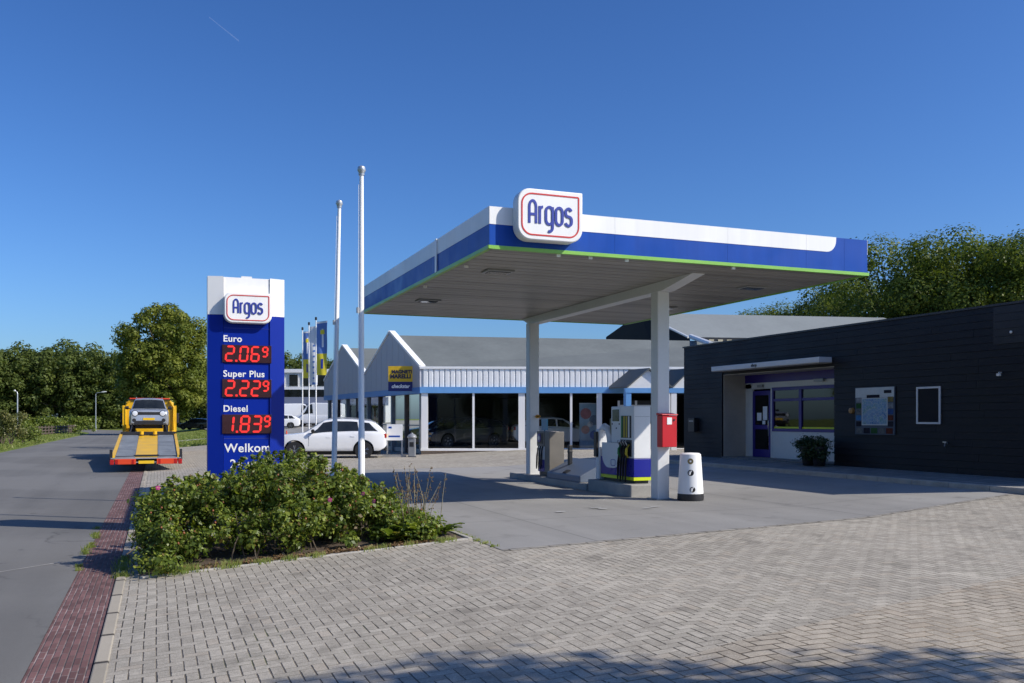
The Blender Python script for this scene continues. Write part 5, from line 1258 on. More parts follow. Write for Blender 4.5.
mb.v = [(WA-.446+v[1], 22.9-v[0]*1.2, 3.225+v[2]) for v in mb.v]; mb.build('lettering', M['dark'], aw)
mb = MB(); mb.box(BK-.08, BK-.005, D0+.35, D0+.6, 2.66, 2.74); mb.box(BK-.1, BK-.021, 21.2, 21.6, 2.74, 2.82); mb.build('door_lamp', M['grey'], sp)
# the shop's roof-height step of browner boards toward the near end
mb = MB()
for i in range(5): mb.hexa([(WA-.012, WB0, 3.28+.165*i), (WA-.001, WB0, 3.28+.165*i), (WA-.001, 14.75, 3.28+.165*i), (WA-.012, 14.75, 3.28+.165*i), (WA-.004, WB0, 3.44+.165*i), (WA-.001, WB0, 3.44+.165*i), (WA-.001, 14.75, 3.44+.165*i), (WA-.004, 14.75, 3.44+.165*i)])
mb.build('upper_cladding', pm('brown_boards', (.010, .0095, .012), .55, var=.3), sp)
# things on the shop wall
def plate_on_wall(y0, y1, z0, z1, d=.03): return MB().box(WA-d, WA-.001, y0, y1, z0, z1)
o = empty('map_board', (WA, 18.3, 1.25), 'large pale information map panel bordered by small pictures on the dark wall', 'map board')
plate_on_wall(17.6, 18.97, 1.25, 2.47, .03).build('panel', pm('map_panel', (.09, .11, .14), .8, spec=.1, var=.15, scale=4), o)
mp = MB(); mp.box(WA-.036, WA-.031, 17.86, 18.70, 1.52, 2.17)
def mapmat():
    m, nt, b = new_mat('town_map'); t = NT(nt); co = t.coord()
    v = t.n('ShaderNodeTexVoronoi', feature='DISTANCE_TO_EDGE'); v.inputs['Scale'].default_value = 14; t.l(co, v.inputs['Vector'])
    base = t.ramp(t.noise(co, 5, 3), [(.35, (.09, .20, .36)), (.5, (.20, .33, .47)), (.68, (.14, .30, .26))])
    t.l(t.mix(t.ramp(v.outputs['Distance'], [(.02, 1.0), (.06, 0.0)]), base, (.45, .47, .46, 1)), b.inputs['Base Color']); b.inputs['Roughness'].default_value = .7; b.inputs['Specular IOR Level'].default_value = .15
    return m
mp.build('map', mapmat(), o)
rr = random.Random(21); pal = [(.03, .09, .03), (.05, .16, .34), (.20, .16, .06), (.02, .02, .03), (.12, .13, .13), (.03, .07, .20), (.10, .03, .02), (.20, .22, .24)]
def thumb(y0, y1, z0, z1, c, nm='picture'):
    MB().box(WA-.036, WA-.031, y0, y1, z0, z1).build(nm, pm('thumb_%d' % pal.index(c), c, .8, spec=.1, var=.5, scale=14), o)
for i in range(5):
    thumb(18.74, 18.93, 1.46+.155*i, 1.59+.155*i, pal[[3, 1, 4, 0, 7][i]]); thumb(17.64, 17.82, 1.46+.155*i, 1.59+.155*i, pal[[3, 6, 5, 7, 2][i]])
for i in range(5): thumb(17.66+.26*i, 17.88+.26*i, 1.28, 1.42, pal[[6, 4, 0, 3, 4][i]])
MB().box(WA-.0335, WA-.0305, 17.615, 18.955, 2.20, 2.455).build('title_strip', pm('map_title', (.50, .53, .52), .7, spec=.2), o); MB().box(WA-.0335, WA-.0305, 17.83, 18.73, 1.49, 2.195).build('map_border', pm('map_title', (.50, .53, .52), .7, spec=.2), o); thumb(18.1, 18.55, 2.19, 2.27, pal[3], 'title_skyline'); thumb(17.7, 17.95, 2.30, 2.38, pal[3], 'title_mark')
o = empty('empty_frame', (WA, 16.55, 1.55), 'slim white empty poster frame on the dark shop wall', 'poster frame')
fr = MB(); y0, y1, z0, z1 = 16.19, 16.91, 1.53, 2.42
for q in ((y0, y0+.045, z0, z1), (y1-.045, y1, z0, z1), (y0+.046, y1-.046, z0, z0+.045), (y0+.046, y1-.046, z1-.045, z1)): fr.box(WA-.03, WA-.001, *q)
fr.build('frame', M['awn'], o); MB().box(WA-.014, WA-.001, y0+.046, y1-.046, z0+.046, z1-.046).build('backing', pm('frame_backing', (.006, .007, .012), .6, spec=.2), o)
def wall_item(name, y, z, w_, h_, d, mat, label, cat):
    q = MB().box(WA-d, WA-.001, y-w_/2, y+w_/2, z-h_/2, z+h_/2); return tag(q.build(name, mat, None, bevel=.012), label, cat)
wl_ = wall_item('letter_box', 26.65, 1.45, .38, .46, .16, M['dark'], 'dark letter box on the shop wall behind the litter bin', 'letter box')
MB().box(WA-.165, WA-.161, 26.52, 26.78, 1.56, 1.60).build('slot', M['grey'], wl_)
q = MB(); q.lathe([(.001, 0), (.085, 0), (.075, .07), (.001, .09)], (0, 0, 0), 14, 'x'); q.v = [(WA-x, 19.1+y, 1.87+z) for x, y, z in q.v]
tag(q.build('wall_lamp', pm('amber', (.30, .16, .05), .4), None, smooth=50), 'small round amber lamp on dark wall beside the map board', 'lamp')
q = MB(); q.tube([(WA-.001, 14.55, 2.66), (WA-.08, 14.55, 2.66), (WA-.09, 14.55, 2.62)], .014, 8); q.box(WA-.11, WA-.06, 14.51, 14.59, 2.585, 2.64)
tag(q.build('camera', M['offwhite'], None), 'small white security camera high on the dark wall', 'camera')
q = MB(); q.tube([(WA-.001, 16.0, 1.09), (WA-.08, 16.0, 1.09), (WA-.09, 16.0, 1.02)], .018, 8); q.box(WA-.1, WA-.06, 15.95, 16.05, 1.1, 1.125)
tag(q.build('water_tap', M['steel'], None), 'small outdoor tap low on the dark wall', 'tap')
q = MB(); q.lathe([(.001, 0), (.03, 0), (.03, .03), (.001, .04)], (0, 0, 0), 10, 'x'); q.v = [(WA-x, 14.3+y, 3.52+z) for x, y, z in q.v]
tag(q.build('wall_stud', M['offwhite'], None), 'tiny pale fixing stud near the top of the dark wall', 'stud')
# shrubs in two pots by the opening
def pot(y, label, seed):
    x = 16.62; o = empty('pot_plant', (x, y, .38), label, 'pot plant', 'pots by the shop opening')
    q = MB(); q.lathe([(.13, .0), (.15, .02), (.21, .46), (.225, .47), (.225, .52), (.2, .52), (.18, .44), (.001, .43)], (x, y, .385), 20); q.build('pot', M['dark'], o, smooth=40)
    rs = np.random.RandomState(seed); cen = [(x+rs.normal()*.13-.04, y+rs.normal()*.15, .385+.20+rs.rand()*.52) for _ in range(34)]
    C, N = clump_cloud(cen, [.17]*34, [46]*34, rs); leaves_mesh('foliage', C, N, .085, M['lf_pot'], .35, o, rs=rs)
pot(19.82, 'dark bushy pot plant nearest the map board', 3); pot(20.27, 'dark bushy pot plant beside the white panel below the window', 4)
# hall behind
hl = empty('rear_hall', (22, 52, .3), 'big dark-gabled hall with grey sheet roof rising behind the shop', 'hall')
def hp(px, py, Y): a, b, _ = at(px, Y); return (a, b, EYE+(HZ-py)/F*Y)
r0 = hp(640, 313, 56); e0 = hp(690, 337, 53); e0w = hp(606, 337, 59); r1 = hp(884, 318.6, 58.6); e1 = hp(860, 336, 62)
dirr = (Vector(r1)-Vector(r0)); dirr.z = 0
r1 = tuple(Vector(r0)+dirr); e1 = tuple(Vector(e0)+dirr); w1 = tuple(Vector(e0w)+dirr)
q = MB(); q.add([e0, e0w, (e0w[0], e0w[1], 0), (e0[0], e0[1], 0), r0], [(0, 4, 1, 2, 3)]); q.build('gable', M['board'], hl)
q = MB(); q.add([r0, r1, e1, e0], [(0, 1, 2, 3)]); q.add([r0, r1, w1, e0w], [(0, 1, 2, 3)]); q.build('roof', M['hallroof'], hl)
dn = Vector(dirr).normalized()
def trim(a, b, t, nm):
    q = MB(); q.tube([tuple(Vector(a)-dn*.1), tuple(Vector(b)-dn*.1)], t, 6); q.build(nm, M['white'], hl)
trim(r0, e0, .08, 'verge_trim')
q = MB(); q.add([tuple(Vector(e0)+dn*.3), tuple(Vector(e1)), (e1[0], e1[1], 0), (e0[0]+dn.x*.3, e0[1]+dn.y*.3, 0)], [(0, 1, 2, 3)]); q.build('side_wall', M['dark'], hl)
nrm = Vector((dn.y, -dn.x, 0)); q = MB(); L_ = Vector(dirr).length; s = .6
while s < 26:
    p = Vector(e0)+dn*s+nrm*.05; q.hexa([tuple(p+Vector((0, 0, -1.6))), tuple(p+dn*.30+Vector((0, 0, -1.6))), tuple(p+dn*.30-nrm*.04+Vector((0, 0, -1.6))), tuple(p-nrm*.04+Vector((0, 0, -1.6))), tuple(p+Vector((0, 0, -.12))), tuple(p+dn*.30+Vector((0, 0, -.12))), tuple(p+dn*.30-nrm*.04+Vector((0, 0, -.12))), tuple(p-nrm*.04+Vector((0, 0, -.12)))]); s += .55
q.build('wall_slats', pm('cream_slats', (.50, .44, .30), .6), hl)
g0 = hp(691, 336.5, 50); g1 = hp(711, 344, 46); q = MB(); q.tube([g0, g1], .14, 8); tag(q.build('gutter_trim', M['white'], hl), None)
# ------------------------------------------------------------------ flags, far building, vans
fg = 'three tall banner flags beyond the parked SUV'
flagcol = dict(b=pm('flag_blue', (.10, .20, .50), .7, var=.1), w=pm('flag_white', (.72, .74, .78), .7, var=.05), y=pm('flag_yellow', (.75, .62, .04), .7, var=.08))
def banner(px, Y, ytop, ybot, hpx, lab, kind, seed):
    a, b, _ = at(px, Y); z0 = zg(a, b); zt = EYE+(HZ-ytop)/F*Y; zb = EYE+(HZ-ybot)/F*Y; wd = hpx/F*Y
    o = empty('banner_flag', (a, b, z0), lab, 'flag', fg)
    q = MB(); q.tube([(a, b, z0), (a, b, zt)], [.055, .04], 8); q.build('pole', M['white'], o, smooth=50)
    q = MB(); q.lathe([(.001, 0), (.09, 0), (.09, .22), (.001, .26)], (a, b, zt), 10); q.build('cap', M['dark'], o)
    Mx = Matrix.Translation((a, b, 0)) @ Matrix.Rotation(DIRX+R(-12), 4, 'Z')
    def cloth(u0, u1, v0, v1, off, nm, mat, par):
        vs = []; nu, nv = 8, 14
        for j in range(nv+1):
            for i in range(nu+1):
                u = u0+(u1-u0)*i/nu; v = v0+(v1-v0)*j/nv
                x = .07+u*wd*(1-.12*(1-v)*u*(1+math.sin(seed))); y = .10*math.sin(u*5+v*4+seed)*u+.06*math.sin(v*9+seed)*u-off
                vs.append((x, y, zb+(zt-.15-zb)*v+.25*u*(v-.2)*.3))
        q = MB(Mx); q.add(vs, [(j*(nu+1)+i, j*(nu+1)+i+1, (j+1)*(nu+1)+i+1, (j+1)*(nu+1)+i) for j in range(nv) for i in range(nu)]); return q.build(nm, mat, par, smooth=60)
    if kind == 'by':
        cl = cloth(0, 1, .40, 1, 0, 'flag_cloth', flagcol['b'], o); cloth(0, 1, .0, .40, 0, 'yellow_field', flagcol['y'], cl)
        cloth(0, 1, .965, .995, .012, 'white_hem', flagcol['w'], cl); cloth(.44, .60, .52, .86, .012, 'white_mark', flagcol['w'], cl); cloth(.32, .72, .76, .84, .02, 'yellow_star', flagcol['y'], cl)
        cloth(.40, .62, .12, .30, .012, 'dark_mark', M['logoblue'], cl)
    else:
        cl = cloth(0, 1, 0, 1, 0, 'flag_cloth', flagcol['w'], o); cloth(.58, 1, .80, .93, .012, 'blue_disc', flagcol['b'], cl)
        for k in range(7): cloth(.36, .60, .10+.093*k, .13+.093*k, .012, 'blue_letter', flagcol['b'], cl)
        cloth(.3, .95, .01, .045, .012, 'blue_edge', flagcol['b'], cl)
banner(302.5, 78, 330, 378, 9, 'narrow blue and yellow banner flag farthest from the showroom gable', 'by', .4)
banner(309, 76, 325, 385, 10, 'white banner flag with blue marks between two blue-yellow ones', 'w', 1.7)
banner(316, 74, 320, 375, 12, 'largest blue and yellow banner flag, nearest the showroom gable', 'by', 2.8)
# white office block far behind
Yo = 118; ob = empty('office_block', (*at(300, Yo)[:2], 1), 'white two-storey office block with dark windows beyond the yard', 'office')
Om = Matrix.Translation((*at(262, Yo)[:2], .9)) @ Matrix.Rotation(DIRX, 4, 'Z'); k_ = Yo/F
def oz(py): return EYE-.9+(HZ-py)*k_
q = MB(Om); q.box(-6, 16, .3, 10, 0, oz(369.5)); q.build('wall', M['shopwhite'], ob)
q = MB(Om); q.box(-6.2, 16.2, .05, .3, oz(372.5), oz(369)); q.box(-6.2, 16.2, .05, .3, oz(389.5), oz(387)); q.build('band', M['white'], ob)
for i in range(12):
    q = MB(Om); q.box(-5.6+i*1.8, -4.3+i*1.8, .2, .298, oz(386.5), oz(374)); f_ = q.build('window', M['offwhite'], ob)
    q = MB(Om); q.box(-5.5+i*1.8, -4.4+i*1.8, .17, .199, oz(386), oz(374.5)); q.build('pane', M['carglass'], f_)
q = MB(Om); q.box(-6, 16, .1, .29, oz(398), oz(390)); q.build('ground_floor_glass', M['carglass'], ob)
q = MB(Om); q.hexa([(-6.4, -3, oz(405.5)), (16.4, -3, oz(405.5)), (16.4, .09, oz(405.5)), (-6.4, .09, oz(405.5)), (-6.4, -3, oz(404)), (16.4, -3, oz(404)), (16.4, .09, oz(397)), (-6.4, .09, oz(397))]); q.build('lean_to_roof', pm('blue_grey_roof', (.09, .11, .17), .6), ob)
for i in range(9): q = MB(Om); q.box(-6.2+i*2.8, -6.0+i*2.8, -2.9, -2.7, 0, oz(405.6)); q.build('column', M['grey'], ob)
q = MB(Om); q.box(-6, 16, -.1, .08, -.5, oz(406)); q.build('dark_shopfront', M['carglass'], ob)
def vplace(px, Y, ang, o): a, b, _ = at(px, Y); place(o, (a, b, zg(a, b)-.0), ang)
vplace(298, 98, DIRX+R(14), car('parked_van', 'white van with dark cab windows parked beyond the banner flags', 'van', VAN, P_WHITE, detail=False))
vplace(318, 95, DIRX+R(178), car('parked_van', 'tall white box-bodied van half hidden by the showroom gable', 'van', VAN, P_WHITE, detail=False))
vplace(278, 92, DIRX+R(192), car('parked_car', 'white hatchback parked low beside the price totem edge', 'car', SED, P_WHITE, detail=False))
vplace(196, 118, DIRX+R(170), car('parked_car', 'dark car parked in shade beyond the lawn', 'car', SED, P_BLACK, detail=False))
# hm: traffic cone near the hatchback
a, b, _ = at(286.5, 60); o = empty('traffic_cone', (a, b, zg(a, b)), 'small orange traffic cone peeking beside the price totem', 'traffic cone')
q = MB(); q.lathe([(.17, .03), (.15, .05), (.03, .72), (.001, .74)], (a, b, zg(a, b)), 16); q.build('cone', M['orange'], o, smooth=40)
q = MB(); q.box(a-.2, a+.2, b-.2, b+.2, zg(a, b)-.01, zg(a, b)+.03); q.build('foot', M['orange'], o)
q = MB(); q.lathe([(.112, .27), (.075, .47), (.07, .47), (.1, .27)], (a, b, zg(a, b)), 16); q.build('stripe', M['white'], o)
# ------------------------------------------------------------------ street lamps, fence, hedge, shrubs on the far verge
sg = 'street lamps along the road'
def lamp(px, Y, ytop, arm, lab):
    a, b, _ = at(px, Y); z0 = -.32; zt = EYE+(HZ-ytop)/F*Y; o = empty('street_lamp', (a, b, z0), lab, 'street lamp', sg)
    ca = cam2w(1, 0); dx, dy = ca[0], ca[1]
    q = MB(); q.tube([(a, b, z0), (a, b, z0+1.2), (a, b, zt-.25), (a+dx*arm*.15, b+dy*arm*.15, zt-.05), (a+dx*arm*.75, b+dy*arm*.75, zt+.06)], [.10, .08, .06, .055, .05], 8); q.build('pole', M['steel'], o, smooth=60)
    q = MB(); p0 = (a+dx*arm*.62, b+dy*arm*.62, zt+.05); p1 = (a+dx*arm*1.15, b+dy*arm*1.15, zt+.14); q.tube([p0, tuple((u+v)/2 for u, v in zip(p0, p1)), p1], [.07, .13, .06], 8); q.build('lamp_head', M['offwhite'], o, smooth=60)
lamp(17.5, 104, 391.5, -.35, 'plain straight street lamp beside the verge shrubs')
lamp(95.8, 148, 392.5, 1.5, 'street lamp with outreach arm at the hedge end')
lamp(111, 200, 399, 1.6, 'most distant street lamp, close to the truck cab')
# weathered rail fence
o = empty('rail_fence', (*at(55, 112)[:2], -.3), 'low weathered timber rail fence on the far grass verge', 'fence')
pts = [at(30, 96), at(42, 104), at(55, 112), (at(66, 122)), at(76, 132)]
for i in range(4):
    p0, p1 = Vector(pts[i]), Vector(pts[i+1])
    q = MB()
    for z in (.25, .6, .95): q.tube([(p0.x, p0.y, z-.3), (p1.x, p1.y, z-.3)], .07, 5)
    q.build('rail', M['wood'], o)
    for k in range(4):
        p = p0.lerp(p1, k/4); q = MB(); q.box(p.x-.08, p.x+.08, p.y-.08, p.y+.08, -.35, .85); q.build('post', M['wood'], o)
def blob_bush(name, loc, sx, sy, h, seed, mat, leaf, n, label, cat, group=None, k=14, stem=True, rot=0, core=False):
    rs = np.random.RandomState(seed); x, y, z = loc; o = empty(name, loc, label, cat, group)
    ca, sa = math.cos(rot), math.sin(rot); cen = []; rad = []
    for i in range(k):
        u, v = rs.uniform(-1, 1), rs.uniform(-1, 1); zz = rs.rand()
        px_, py_ = u*sx*.5, v*sy*.5; cen.append((x+ca*px_-sa*py_, y+sa*px_+ca*py_, z+h*(.2+.62*zz))); rad.append(min(sx, sy, h)*(.22+.16*rs.rand()))
    C, N = clump_cloud(cen, rad, [max(4, n//k)]*k, rs)
    C[:, 2] = np.maximum(C[:, 2], z+.02)
    leaves_mesh('foliage', C, N, leaf, mat, .6, o, rs=rs)
    if stem:
        q = MB()
        for i in range(5): c = cen[i % k]; q.tube([(x+rs.normal()*.1, y+rs.normal()*.1, z-.1), ((x+c[0])/2, (y+c[1])/2, z+h*.3), c], [.05, .035, .015], 5)
        q.build('stem', M['bark'], o)
    return o
# clipped hedge
a0 = Vector(at(16, 150)); a1 = Vector(at(97, 165)); mid = (a0+a1)/2; dv_ = a1-a0
blob_bush('clipped_hedge', (mid.x, mid.y, -.3), dv_.length, 2.0, 2.6, 5, M['lf_hedge'], .34, 9000, 'long clipped green hedge below the dark wood', 'hedge', None, 150, False, math.atan2(dv_.y, dv_.x))
blob_bush('verge_shrub', (*at(12, 66)[:2], -.32), 1.7, 1.4, 3.0, 6, M['lf_shrub'], .14, 2600, 'tall loose olive-brown shrub on the verge', 'shrub', 'shrubs on the far verge', 22)
blob_bush('verge_shrub', (*at(25, 72)[:2], -.32), 1.9, 1.5, 1.7, 7, M['lf_hedge'], .13, 2200, 'lower green shrub beside the tall olive one', 'shrub', 'shrubs on the far verge', 18)
blob_bush('verge_shrub', (*at(2, 68)[:2], -.32), 1.4, 1.4, 2.0, 8, M['lf_shrub'], .13, 1800, 'brownish shrub cut by the picture edge', 'shrub', 'shrubs on the far verge', 16)
for i, (px, Y, w_, h_) in enumerate(((34, 108, 3.2, .9), (52, 120, 2.8, 1.1), (72, 128, 3.2, .9), (86, 140, 3, 1.0))):
    blob_bush('flower_clump', (*at(px, Y)[:2], -.3), w_, 1.6, h_, 30+i, M['lf_hedge'], .2, 500, 'rough clump of plants along the rail fence', 'shrub', 'plants along the rail fence', 9, False)
# ------------------------------------------------------------------ trees
tree('linden_tree', (*at(166, 114)[:2], -.3), 16.4, 4.95, 1.4, 2, M['lf_linden'], M['bark'], .36, 40000, 'big round yellow-green roadside tree beyond the recovery truck', 'tree', None, 1.35, 130, .32, .10, 3000, .15)
tg = 'trees of the dark wood'
lab_w = 'dark green tree of the wood beyond the road'
protos = []
rs0 = random.Random(4)
fx = [(-40, 178, 16.0), (-12, 172, 15.6), (14, 176, 15.4), (38, 182, 16.2), (62, 178, 16.6), (86, 184, 16.4), (108, 180, 15.2), (132, 186, 15), (186, 190, 14.6), (215, 190, 14.6), (284, 190, 15.0), (302, 186, 14.6), (322, 190, 15), (345, 190, 14.8), (-25, 196, 17), (26, 200, 17.4), (76, 202, 18), (120, 205, 16.5), (160, 205, 16), (312, 204, 16)]
for i, (px, Y, H) in enumerate(fx):
    a, b, _ = at(px, Y); loc = (a, b, -.3)
    if i < 3: protos.append(tree('forest_tree', loc, 16.0, 5.2+.4*i, .1, 50+i, M['lf_forest'], M['bark'], .55, 9500, lab_w, 'tree', tg, 1.0, 75, .3, .12, 1800))
    else:
        t_ = copy_tree(protos[i % 3]); t_.location = loc; t_.rotation_euler[2] = rs0.uniform(0, 6.28); s_ = H/16; t_.scale = (s_*rs0.uniform(.95, 1.15), s_*1.05, s_)
# oaks behind the shop
og = 'broad trees behind the shop'
oak = [tree('oak_tree', (*at(905, 66)[:2], .3), 14.3, 5.6, 2.0, 71, M['lf_oak'], M['bark'], .22, 42000, 'tall leafy tree behind the shop, next to the canopy end', 'tree', og, 1.0, 85, .35, .22, 3000, .19),
       tree('oak_tree', (*at(985, 62)[:2], .3), 14.0, 5.4, 2.0, 72, M['lf_oak'], M['bark'], .22, 42000, 'tallest broad tree above the near end of the shop roof', 'tree', og, 1.0, 85, .35, .22, 3000, .19)]
more = [(1035, 60, 15.0, 0, 'dark broad tree cut by the picture edge above the shop'), (945, 76, 17.0, 1, 'broad tree set back between the two tall ones behind the shop'), (850, 82, 15.5, 0, 'lower tree showing under the canopy corner'), (810, 86, 14.6, 1, 'small rounded tree over the hall roof beneath the canopy edge'), (760, 92, 13.6, 0, 'smallest tree peeping over the far hall ridge'), (1080, 66, 16.5, 1, 'broad tree beyond the picture edge behind the shop')]
for px, Y, H, k, lab in more:
    t_ = copy_tree(oak[k]); t_.location = (*at(px, Y)[:2], .3); t_.rotation_euler[2] = rs0.uniform(0, 6.28); s_ = H/16; t_.scale = (s_, s_, s_); t_['label'] = lab
# trees around the viewer's side of the place (they show in the window panes)
for i, (a, b, s_) in enumerate(((-24, 34, .9), (-26, 46, 1.0), (-27, 60, .95), (-30, 22, .9), (-20, -22, .9), (-10, -30, 1.0), (0, -33, .95), (9, -36, 1.05), (-34, 74, 1.0))):
    t_ = copy_tree(oak[i % 2]); t_.location = (a, b, -.3); t_.rotation_euler[2] = rs0.uniform(0, 6.28); s_ *= .85; t_.scale = (s_, s_, s_); t_['label'] = 'leafy roadside tree seen only as reflection in the window panes'; t_['group'] = 'trees mirrored in the window panes'
# street tree whose shadow falls over the lower edge of the paving, and one behind the totem
tree('shade_tree', (9.3, -3.35, 0), 9.6, 3.8, 2.4, 91, M['lf_oak'], M['bark'], .2, 38000, 'leafy tree outside the view casting shade on the nearest paving', 'tree', None, 1.0, 60, .2, .25)
tree('slender_tree', (*at(243, 60)[:2], -.1), 9.0, 2.0, 2.0, 92, M['lf_linden'], M['bark'], .22, 4000, 'slender young tree hidden behind the price totem', 'tree', None, 1.0, 40, .12, .2)
# ------------------------------------------------------------------ rose bush
def rose():
    o = empty('rose_bush', (1.8, 13.6, -.1), 'wide dense rose bush with pink flowers and orange hips in front of the totem', 'rose bush')
    rs = np.random.RandomState(17); cen = []; rad = []; per = []
    top = [(-.42, .55), (-.2, .78), (.1, .92), (.5, .94), (.95, .95), (1.3, 1.18), (1.75, 1.24), (2.2, 1.10), (2.6, .90), (3.0, .66), (3.4, .46), (3.75, .28)]
    for i in range(330):
        x = rs.uniform(-.18, 3.7); hmax = interp(x, top)*(1+.09*rs.normal())
        y0 = 12.15+.35*rs.rand()-(.0 if x > 0 else .0); y1 = 15.6 if x > .4 else 14.2
        if i < 130: # front face
            f = rs.rand()**.75; z = hmax*(.15+.81*f); y = 12.42+.70*f*f+.16*rs.normal()
        elif i < 250:
            y = rs.uniform(12.8, y1); z = hmax*(.84+.13*rs.rand())*(1-.10*max(0, (y-14.3)))
        else:
            y = rs.uniform(12.7, y1); z = hmax*rs.uniform(.2, .75)
        r = rs.uniform(.11, .24); z0 = zg(x)
        if x < .0: y = max(y, 12.3+(-x)*.35)
        cen.append((x, y, z0+max(r*.6, z-r*.5))); rad.append(r); per.append(int(330*(r/.2)**2))
    # upright shoots breaking the outline
    for i in range(70):
        x = rs.uniform(-.15, 3.3); hmax = interp(x, top); y = rs.uniform(12.5, 15); h0 = hmax*(.95+.12*rs.rand())*(1-.08*max(0, y-14.3))
        for k in range(3): cen.append((x+.03*k*rs.normal(), y+.03*rs.normal(), zg(x)+h0+.055*k)); rad.append(.075-.015*k); per.append(26)
    C, N = clump_cloud(cen, rad, per, rs, .5, .35)
    keep = C[:, 2] > np.array([zg(x)+.03 for x in C[:, 0]]); C, N = C[keep], N[keep]
    leaves_mesh('foliage', C, N, np.where(rs.rand(len(C)) < .22, .075, .045), M['lf_rose'], .62, o, rs=rs)
    q = MB()
    for i in range(90):
        x = rs.uniform(-.2, 3.6); y = rs.uniform(12.25, 14.5); c = cen[rs.randint(250)]; 
        c = (x+(c[0]-x)*.15, y+.15+(c[1]-y)*.2, min(c[2], zg(x)+.62)); q.tube([(x, y, zg(x)-.03), (x+rs.normal()*.06, y+rs.normal()*.06, zg(x)+.25), c], [.012, .010, .005], 5)
    q.build('stem', M['bark'], o)
    fl = MB()
    def flower(a, b, z, first=[None]):
        if first[0] is None:
            q = MB()
            for k in range(5):
                an = 2*math.pi*k/5; c_, s_ = math.cos(an), math.sin(an)
                pr = [(0, 0, 0), (.022, -.024, .010), (.045, -.014, .004), (.048, .010, .006), (.024, .024, .012)]
                q.add([(x*c_-y*s_, x*s_+y*c_, z_) for x, y, z_ in pr], [(0, 1, 2, 3, 4)])
            f_ = q.build('flower', M['pink']); f_.parent = o; first[0] = f_
            q = MB(); q.lathe([(.001, .0), (.012, .004), (.009, .014), (.001, .016)], (0, 0, 0), 8); y_ = q.build('flower_centre', M['hoseyellow']); y_.parent = f_
        else:
            f_ = copy_tree(first[0], o)
        f_.location = Vector((a, b, z))-o.location; f_.rotation_euler = (R(55)+rs.normal()*.2, rs.normal()*.3, -TH+rs.normal()*.4); f_.scale = (.68,)*3
    def onpx(px, py, Y): a, b, _ = at(px, Y); return (a, b, EYE+(HZ-py)/F*Y)
    for px, py, Y in ((158, 488, 11.85), (363, 494, 12.5), (374, 501.5, 12.4), (330, 500, 12.3)): flower(*onpx(px, py, Y))
    hip = None
    cs = np.array(cen[:250]); ra = np.array(rad[:250])
    for i in range(95):
        k = rs.randint(250); d = rs.normal(size=3); d[1] = -abs(d[1])-.3; d[2] = abs(d[2])*.8; d /= np.linalg.norm(d); p = cs[k]+d*ra[k]*1.08
        if hip is None:
            q = MB(); q.lathe([(.001, -.013), (.009, -.010), (.013, 0), (.010, .009), (.004, .013), (.006, .018), (.001, .018)], (0, 0, 0), 8); hip = q.build('rosehip', M['hip'], None, smooth=60); hip.parent = o; h_ = hip
        else:
            h_ = hip.copy(); col.objects.link(h_); h_.parent = o
        h_.location = Vector(p)-o.location; s_ = rs.uniform(.8, 1.35); h_.scale = (s_, s_, s_)
rose()
# broad-leaved weeds and dry stalks at the bed's end
def weed(x, y, seed, label, n=26, L=.32):
    rs = np.random.RandomState(seed); z = zg(x)+.03; o = empty('dock_weed', (x, y, z), label, 'weed', 'broad-leaved weeds at the end of the bed'); q = MB()
    for i in range(n):
        an = rs.uniform(0, 6.28); l = L*rs.uniform(.6, 1.2); ux, uy = math.cos(an), math.sin(an); w_ = l*.16; up = rs.uniform(.5, 1.3); pts = []
        for k in range(5):
            f = k/4; r_ = l*f*(.9); zz = z+l*up*(f-.62*f*f)+.02; wk = w_*math.sin(math.pi*min(1, .12+f*.88))*1.0+.003; pts += [(x+ux*r_-uy*wk, y+uy*r_+ux*wk, zz+.012), (x+ux*r_, y+uy*r_, zz), (x+ux*r_+uy*wk, y+uy*r_-ux*wk, zz+.012)]
        q.add(pts, [(3*k, 3*k+1, 3*k+4, 3*k+3) for k in range(4)]+[(3*k+1, 3*k+2, 3*k+5, 3*k+4) for k in range(4)])
    q.build('foliage', M['lf_rose'], o)
for i, (x, y, L, lab) in enumerate(((3.35, 12.45, .42, 'large dock weed with long leaves under the bush end'), (3.62, 12.75, .36, 'middle dock weed near the apron corner'), (3.85, 12.5, .26, 'small low dock weed at the very corner of the bed'), (3.05, 12.35, .34, 'dock weed half tucked beneath the rose bush'))): weed(x, y, 40+i, lab, 30, L)
o = empty('dry_weed', (3.55, 13.3, 0), 'dry brown seed stalks rising above the bush end', 'dry weed'); q = MB(); q2 = MB(); rs = np.random.RandomState(9)
for i in range(26):
    x = 3.55+rs.normal()*.26; y = 13.3+rs.normal()*.35; h = rs.uniform(.55, 1.05); lx, ly = rs.normal()*.14, rs.normal()*.14
    if i < 3: lx, h = -.1+.45*(i-1), .75
    q.tube([(x, y, zg(x)), (x+lx*.5, y+ly*.5, zg(x)+h*.6), (x+lx, y+ly, zg(x)+h)], [.006, .005, .003], 4)
    for k in range(14): f = .55+.45*rs.rand(); q2.lathe([(.001, -.012), (.010, 0), (.001, .014)], (x+lx*f+rs.normal()*.016, y+ly*f+rs.normal()*.016, zg(x)+h*f), 4)
q.build('stalk', M['straw'], o); q2.build('seed_heads', pm('seed_brown', (.16, .10, .05), .9), o)
